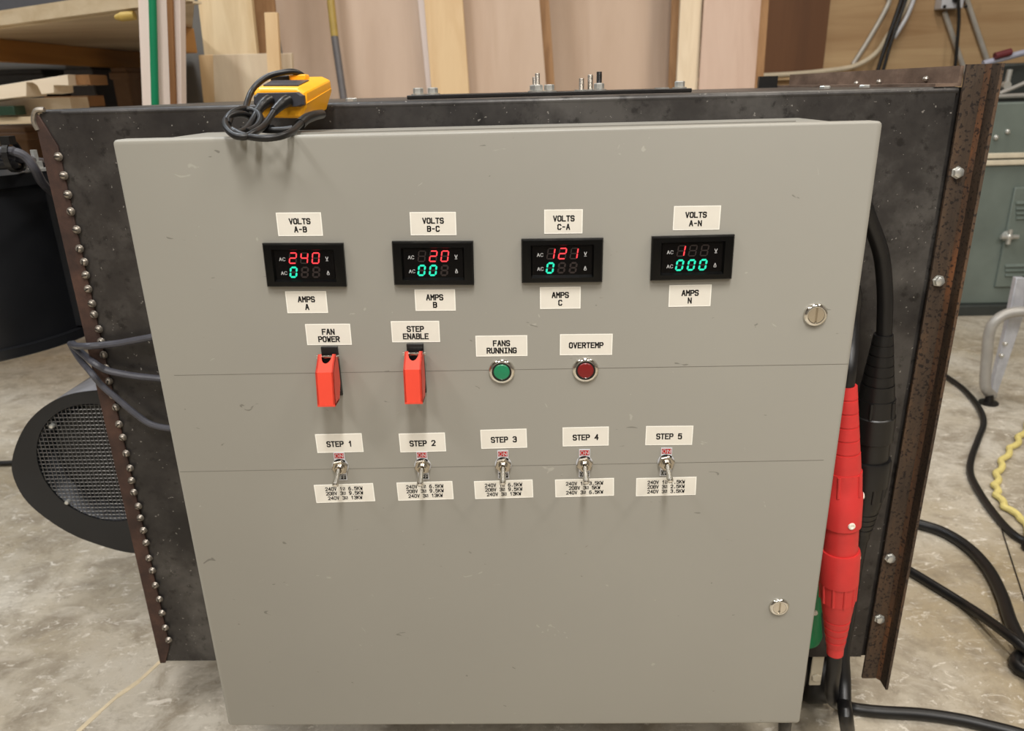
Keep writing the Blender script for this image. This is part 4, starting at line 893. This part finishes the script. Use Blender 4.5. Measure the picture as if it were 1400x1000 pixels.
# notched white board on top
Yt = 1.58
A = lambda x, y: P(x, y, Y=Yt)
b = MB()
pz = [A(-70, 137), A(36, 126), A(36, 112), A(46, 113.5), A(57, 125.5), A(73, 123), A(73, 116), A(93, 117), A(93, 102), A(-70, 128)]
pz = [A(-70, 146), A(-2, 136), A(36, 131.5), A(36, 112.5), A(45, 113), A(51, 117), A(57, 129), A(74, 127), A(73, 116.5), A(94, 117), A(92, 102), A(0, 117), A(-70, 127)]
b.prism(pz, (0, 0.10, 0.0)); o = b.build('notched_board', ['white_lumber'], None, bevel=0.0008, loc=A(20, 130)); tag(o, 'white sawn board with a notch on the lumber stack', 'lumber')
slab('lumber_piece', ['brown_end'], (96, 121, 102, 116), 1.62, .10, 'short brown block end at the tip of the notched board')
b = MB(); q = P(8, 145, Y=1.645); b.box((q.x-0.25, 1.60, P(8, 158, Y=1.60).z), (P(18, 145, Y=1.60).x, 1.655, P(8, 145, Y=1.60).z)); tag(b.build('green_box', 'green_box', bevel=0.002), 'dark green box on the lower rack shelf', 'box')
# wood clamp hanging under the shelf
q = P(166, 23, Y=1.33); b = MB(); b.cyl(q, P(184, 21, Y=1.33), 0.011, n=12); b.cyl(P(158, 24, Y=1.33), q, 0.006, 0.011, n=12)
tag(b.build('chisel', 'yellow_handle', loc=q), 'yellow handled tool lying just below the rack deck', 'tool')
# dim clutter in and behind the rack
def crate(name, mat, x0, x1, ytop, ybot, Y, dep, label, cat='box', toz=None):
    a, c_ = P(x0, ytop, Y=Y), P(x1, ybot, Y=Y); zlo = toz if toz is not None else c_.z
    b = MB(); b.box((a.x, Y, zlo), (c_.x, Y+dep, a.z)); b.box((a.x-0.008, Y-0.008, a.z-0.05), (c_.x+0.008, Y+dep+.008, a.z-0.02)); return tag(b.build(name, mat, None, bevel=0.006, loc=(0.5*(a.x+c_.x), Y, zlo)), label, cat)
crate('storage_tote', 'dim_grey', 88, 146, 88, 200, 2.9, .35, 'tall grey tote standing in the shade of the rack', toz=FZ)
crate('carton', 'card', 150, 192, 92, 200, 2.75, .35, 'brown carton standing in the shade of the rack', toz=FZ)
crate('storage_tote', 'dark_grey', -20, 80, 96, 200, 3.0, .3, 'dark grey tote at the back of the rack', toz=FZ)
crate('carton', 'card', -60, 46, 176, 230, 2.35, .3, 'brown carton under the lower rack shelf', toz=FZ)
crate('equipment_case', 'dark_grey', -140, 150, -70, 18, 2.3, .5, 'dark grey case on top of the rack deck', 'case', toz=ZS+0.0125)

# ================================================================== WALL ITEMS AT THE RIGHT
YW = 3.425
def wallrun(name, pts, r, mat, label, cat='conduit', dy=0.0):
    q = [P(x, y, Y=YW-r-dy) for x, y in pts]
    q = q+[q[-1]+V((0.03, 0, 0.5)), q[-1]+V((0.05, 0, 1.6))] if pts[-1][1] < 0 else q
    b = MB(); b.tube(q, r, 10); return tag(b.build(name, mat), label, cat)
wallrun('wall_cable', [(1030, 104), (1080, 101.5), (1120, 98), (1160, 92.5), (1182, 84), (1200, 70), (1213, 50), (1228, 28), (1247, -8), (1258, -30)], .012, 'conduit_w', 'cream cable running level then curving up the plywood wall', 'cable', .03)
wallrun('conduit', [(1166, 88), (1190, 50), (1214, 6), (1214.5, -10), (1214, -40)], .011, 'conduit', 'straight grey conduit slanting up beside the cream cable', dy=.0)
wallrun('conduit', [(1222, 52), (1240, 22), (1252, -10), (1260, -40)], .010, 'boxgrey', 'bright silver conduit next to the paired black wires', dy=.06)
wallrun('wall_cable', [(1199, 100), (1210, 65), (1222, 30), (1234, -5), (1240, -30)], .010, 'rubber', 'first black wire hanging on plywood wall', 'cable', .10)
wallrun('wall_cable', [(1207, 98), (1217, 62), (1228, 30), (1240, -5), (1248, -30)], .008, 'rubber', 'second black wire, close beside the silver conduit', 'cable', .125)
wallrun('conduit', [(1291, 16), (1302, 48), (1315, 86), (1330, 125)], .012, 'conduit', 'grey conduit leaving the lower corner of the junction box', dy=.0)
wallrun('conduit', [(1318, -12), (1333, 33), (1349, 80), (1362, 118)], .012, 'conduit', 'grey conduit descending beside the junction box toward the machine', dy=.0)
jb0, jb1 = P(1287, 12, Y=YW-.07), P(1324, -30, Y=YW-.07)
jb = thing('junction_box', (0.5*(jb0.x+jb1.x), YW, jb0.z), 'pale metal junction box mounted on the plywood wall', 'junction box')
b = MB(); b.box((jb0.x, YW-.066, jb0.z), (jb1.x, YW+.004, jb1.z)); b.build('housing', 'boxgrey', jb, bevel=0.004)
for x in (1291, 1320): p = P(x, 9, Y=YW-.066); b = MB(); b.lathe(p, DOWN, [(-0.004, .008), (.004, .008), (.006, .004)], 10); b.build('cover_screw', 'dark_steel', jb, loc=p)
p = P(1306, -1, Y=YW-.066); b = MB(); b.lathe(p, DOWN, [(-0.004, .016), (.016, .016), (.02, .012)], 16); b.build('cord_grip', 'black_plastic', jb, loc=p)
wallrun('wall_cable', [(1310, -2), (1311, 25), (1309, 55), (1306, 90), (1302, 130)], .008, 'rubber', 'black cord dropping from the junction box', 'cable', .085)

# ---- grey-green machine cabinet
mc = thing('machine_cabinet', (2.2, 2.7, FZ), 'grey-green painted metal machine cabinet with a louvred door', 'machine')
YM = 2.45; mx0 = P(1310, 300, Y=YM).x-0.05; mx1 = mx0+0.95; mzt = P(1375, 140, Y=YM).z
b = MB(); b.box((mx0, YM, FZ+0.045), (mx1, YM+0.5, mzt)); b.build('body', 'machine', mc, bevel=0.006)
b = MB(); b.box((mx0-0.06, YM-0.03, FZ), (mx1, YM+0.52, FZ+0.045)); b.build('base', 'machine_d', mc, bevel=0.003)
p = P(1303, 417, Y=YM-.031); p.z = FZ+0.022; b = MB(); b.lathe(p, DOWN, [(-.002, .011), (.004, .009), (.006, .004)], 12); b.build('base_bolt', 'zinc', mc, loc=p)
for y in (213, 222.5):
    a = P(1360, y, Y=YM-.002); b = MB(); b.box((mx0-0.004, YM-.012, a.z-.010), (mx1, YM+.001, a.z+.010)); b.build('trim_strip', 'cream', mc, bevel=0.003)
for (x, y) in ((1361, 188), (1377, 180)):
    p = P(x, y, Y=YM-.001); b = MB(); b.lathe(p, DOWN, [(0, .010), (.008, .009), (.012, .004)], 12); b.build('knob_screw', 'zinc', mc, loc=p)
d0, d1 = P(1383, 256, Y=YM), P(1361, 392, Y=YM); dz0, dz1 = d0.z, d1.z; dx0 = 0.5*(d0.x+d1.x)
b = MB(); b.box((dx0, YM-.012, dz1), (dx0+0.45, YM-.001, dz0)); dr = b.build('door', 'machine', mc, bevel=0.003)
for yy in (278, 285.5, 292, 298.5, 364, 370, 376.5):
    p = P(1389 if yy < 310 else 1374, yy, Y=YM-.014); b = MB(); b.prism([(p.x, YM-.012, p.z-.008), (p.x, YM-.022, p.z-.002), (p.x, YM-.012, p.z+.008)], (0.14, 0, 0)); b.build('louvre', 'machine', dr)
p = P(1380, 324, Y=YM-.03); b = MB(); b.lathe(p+V((0, .02, 0)), DOWN, [(0, .022), (.012, .018), (.028, .012), (.032, .006)], 14); b.tube([p+V((-.035, 0, 0)), p, p+V((.035, 0, 0))], .009, 8); b.tube([p+V((0, 0, -.03)), p, p+V((0, 0, .03))], .009, 8); b.build('handle', 'zinc', dr)
# bench with a bar, above the machine
bn = thing('machine_tool', (2.2, 2.7, mzt), 'dark machine head with rails and lever on the grey-green cabinet', 'machine')
b = MB(); b.box((mx0+0.06, YM+0.05, mzt), (mx1, YM+0.45, mzt+0.012)); b.build('tray', 'machine_d', bn)
zq = P(1385, 131, Y=YM+.04).z
b = MB(); b.tube([P(1362, 132, Y=YM+.04), P(1440, 129, Y=YM+.04)], .009, 8); b.tube([P(1366, 128, Y=YM+.04), P(1395, 116, Y=YM+.04), P(1430, 100, Y=YM+.04)], .008, 8); b.build('rail', 'tube', bn)
b = MB(); b.cyl(P(1376, 118, Y=YM+.06), P(1381, 95, Y=YM+.06), .010, n=10); b.lathe(P(1375, 117, Y=YM+.06), DOWN, [(-.01, .016), (.012, .016)], 10); b.build('lever', 'zinc', bn)
q0 = P(1364, 108, Y=YM+.2); b = MB(); b.box((q0.x, YM+.2, mzt+.0), (mx1, YM+.40, P(1390, 86, Y=YM+.2).z)); b.build('housing', 'machine_d', bn, bevel=.01)
bar = thing('pry_bar', tuple(P(1350, 86, Y=YM+.1)), 'blue-grey bar with a maroon grip lying above the green machine', 'bar')
b = MB(); b.cyl(P(1344, 87, Y=YM+.1), P(1430, 64, Y=YM+.1), .012, n=12); b.build('shaft', 'bluegrey', bar)
b = MB(); b.cyl(P(1360, 77, Y=YM+.085), P(1382, 71, Y=YM+.085), .014, n=12); b.build('grip', 'maroon', bar)
# ---- tubular stand
def SP(x, y, Y): return P(x, y, Y=Y)
f0 = P(1352, 548, Z=FZ+.01); Ys = f0.y
st = thing('tubular_stand', (f0.x, f0.y, FZ), 'bent grey tubular steel stand leg on the concrete floor', 'stand')
b = MB(); b.tube([SP(1440, 428, Ys-.02), SP(1405, 426, Ys-.01), SP(1378, 429, Ys), SP(1360, 440, Ys), SP(1352, 458, Ys), SP(1349, 490, Ys), SP(1347, 515, Ys), SP(1348, 532, Ys), SP(1356, 541, Ys+.02)], .0155, 14); b.build('bent_tube', 'tube', st)
b = MB(); b.prism([SP(1354, 541, Ys+.02), SP(1364, 538, Ys+.03), SP(1400, 432, Ys+.04), SP(1402, 380, Ys+.04), SP(1390, 380, Ys+.04), SP(1376, 450, Ys+.035)], (0, .02, 0)); lp = b.build('flat_strut', 'galv', st, bevel=.002)
for y, x in ((470, 1374), (486, 1369)): p = P(x, y, Y=Ys+.026); b = MB(); b.lathe(p, DOWN, [(-.004, .006), (.006, .006), (.008, .003)], 10); b.build('rivet', 'zinc', st, loc=p)
b = MB(); b.lathe((f0.x, f0.y, FZ), (0, 0, 1), [(0, .028), (.006, .028), (.008, .014), (.03, .010)], 18); b.build('foot', 'dark_steel', st)

for o in bpy.data.objects:
    if '_o' in o: del o['_o']
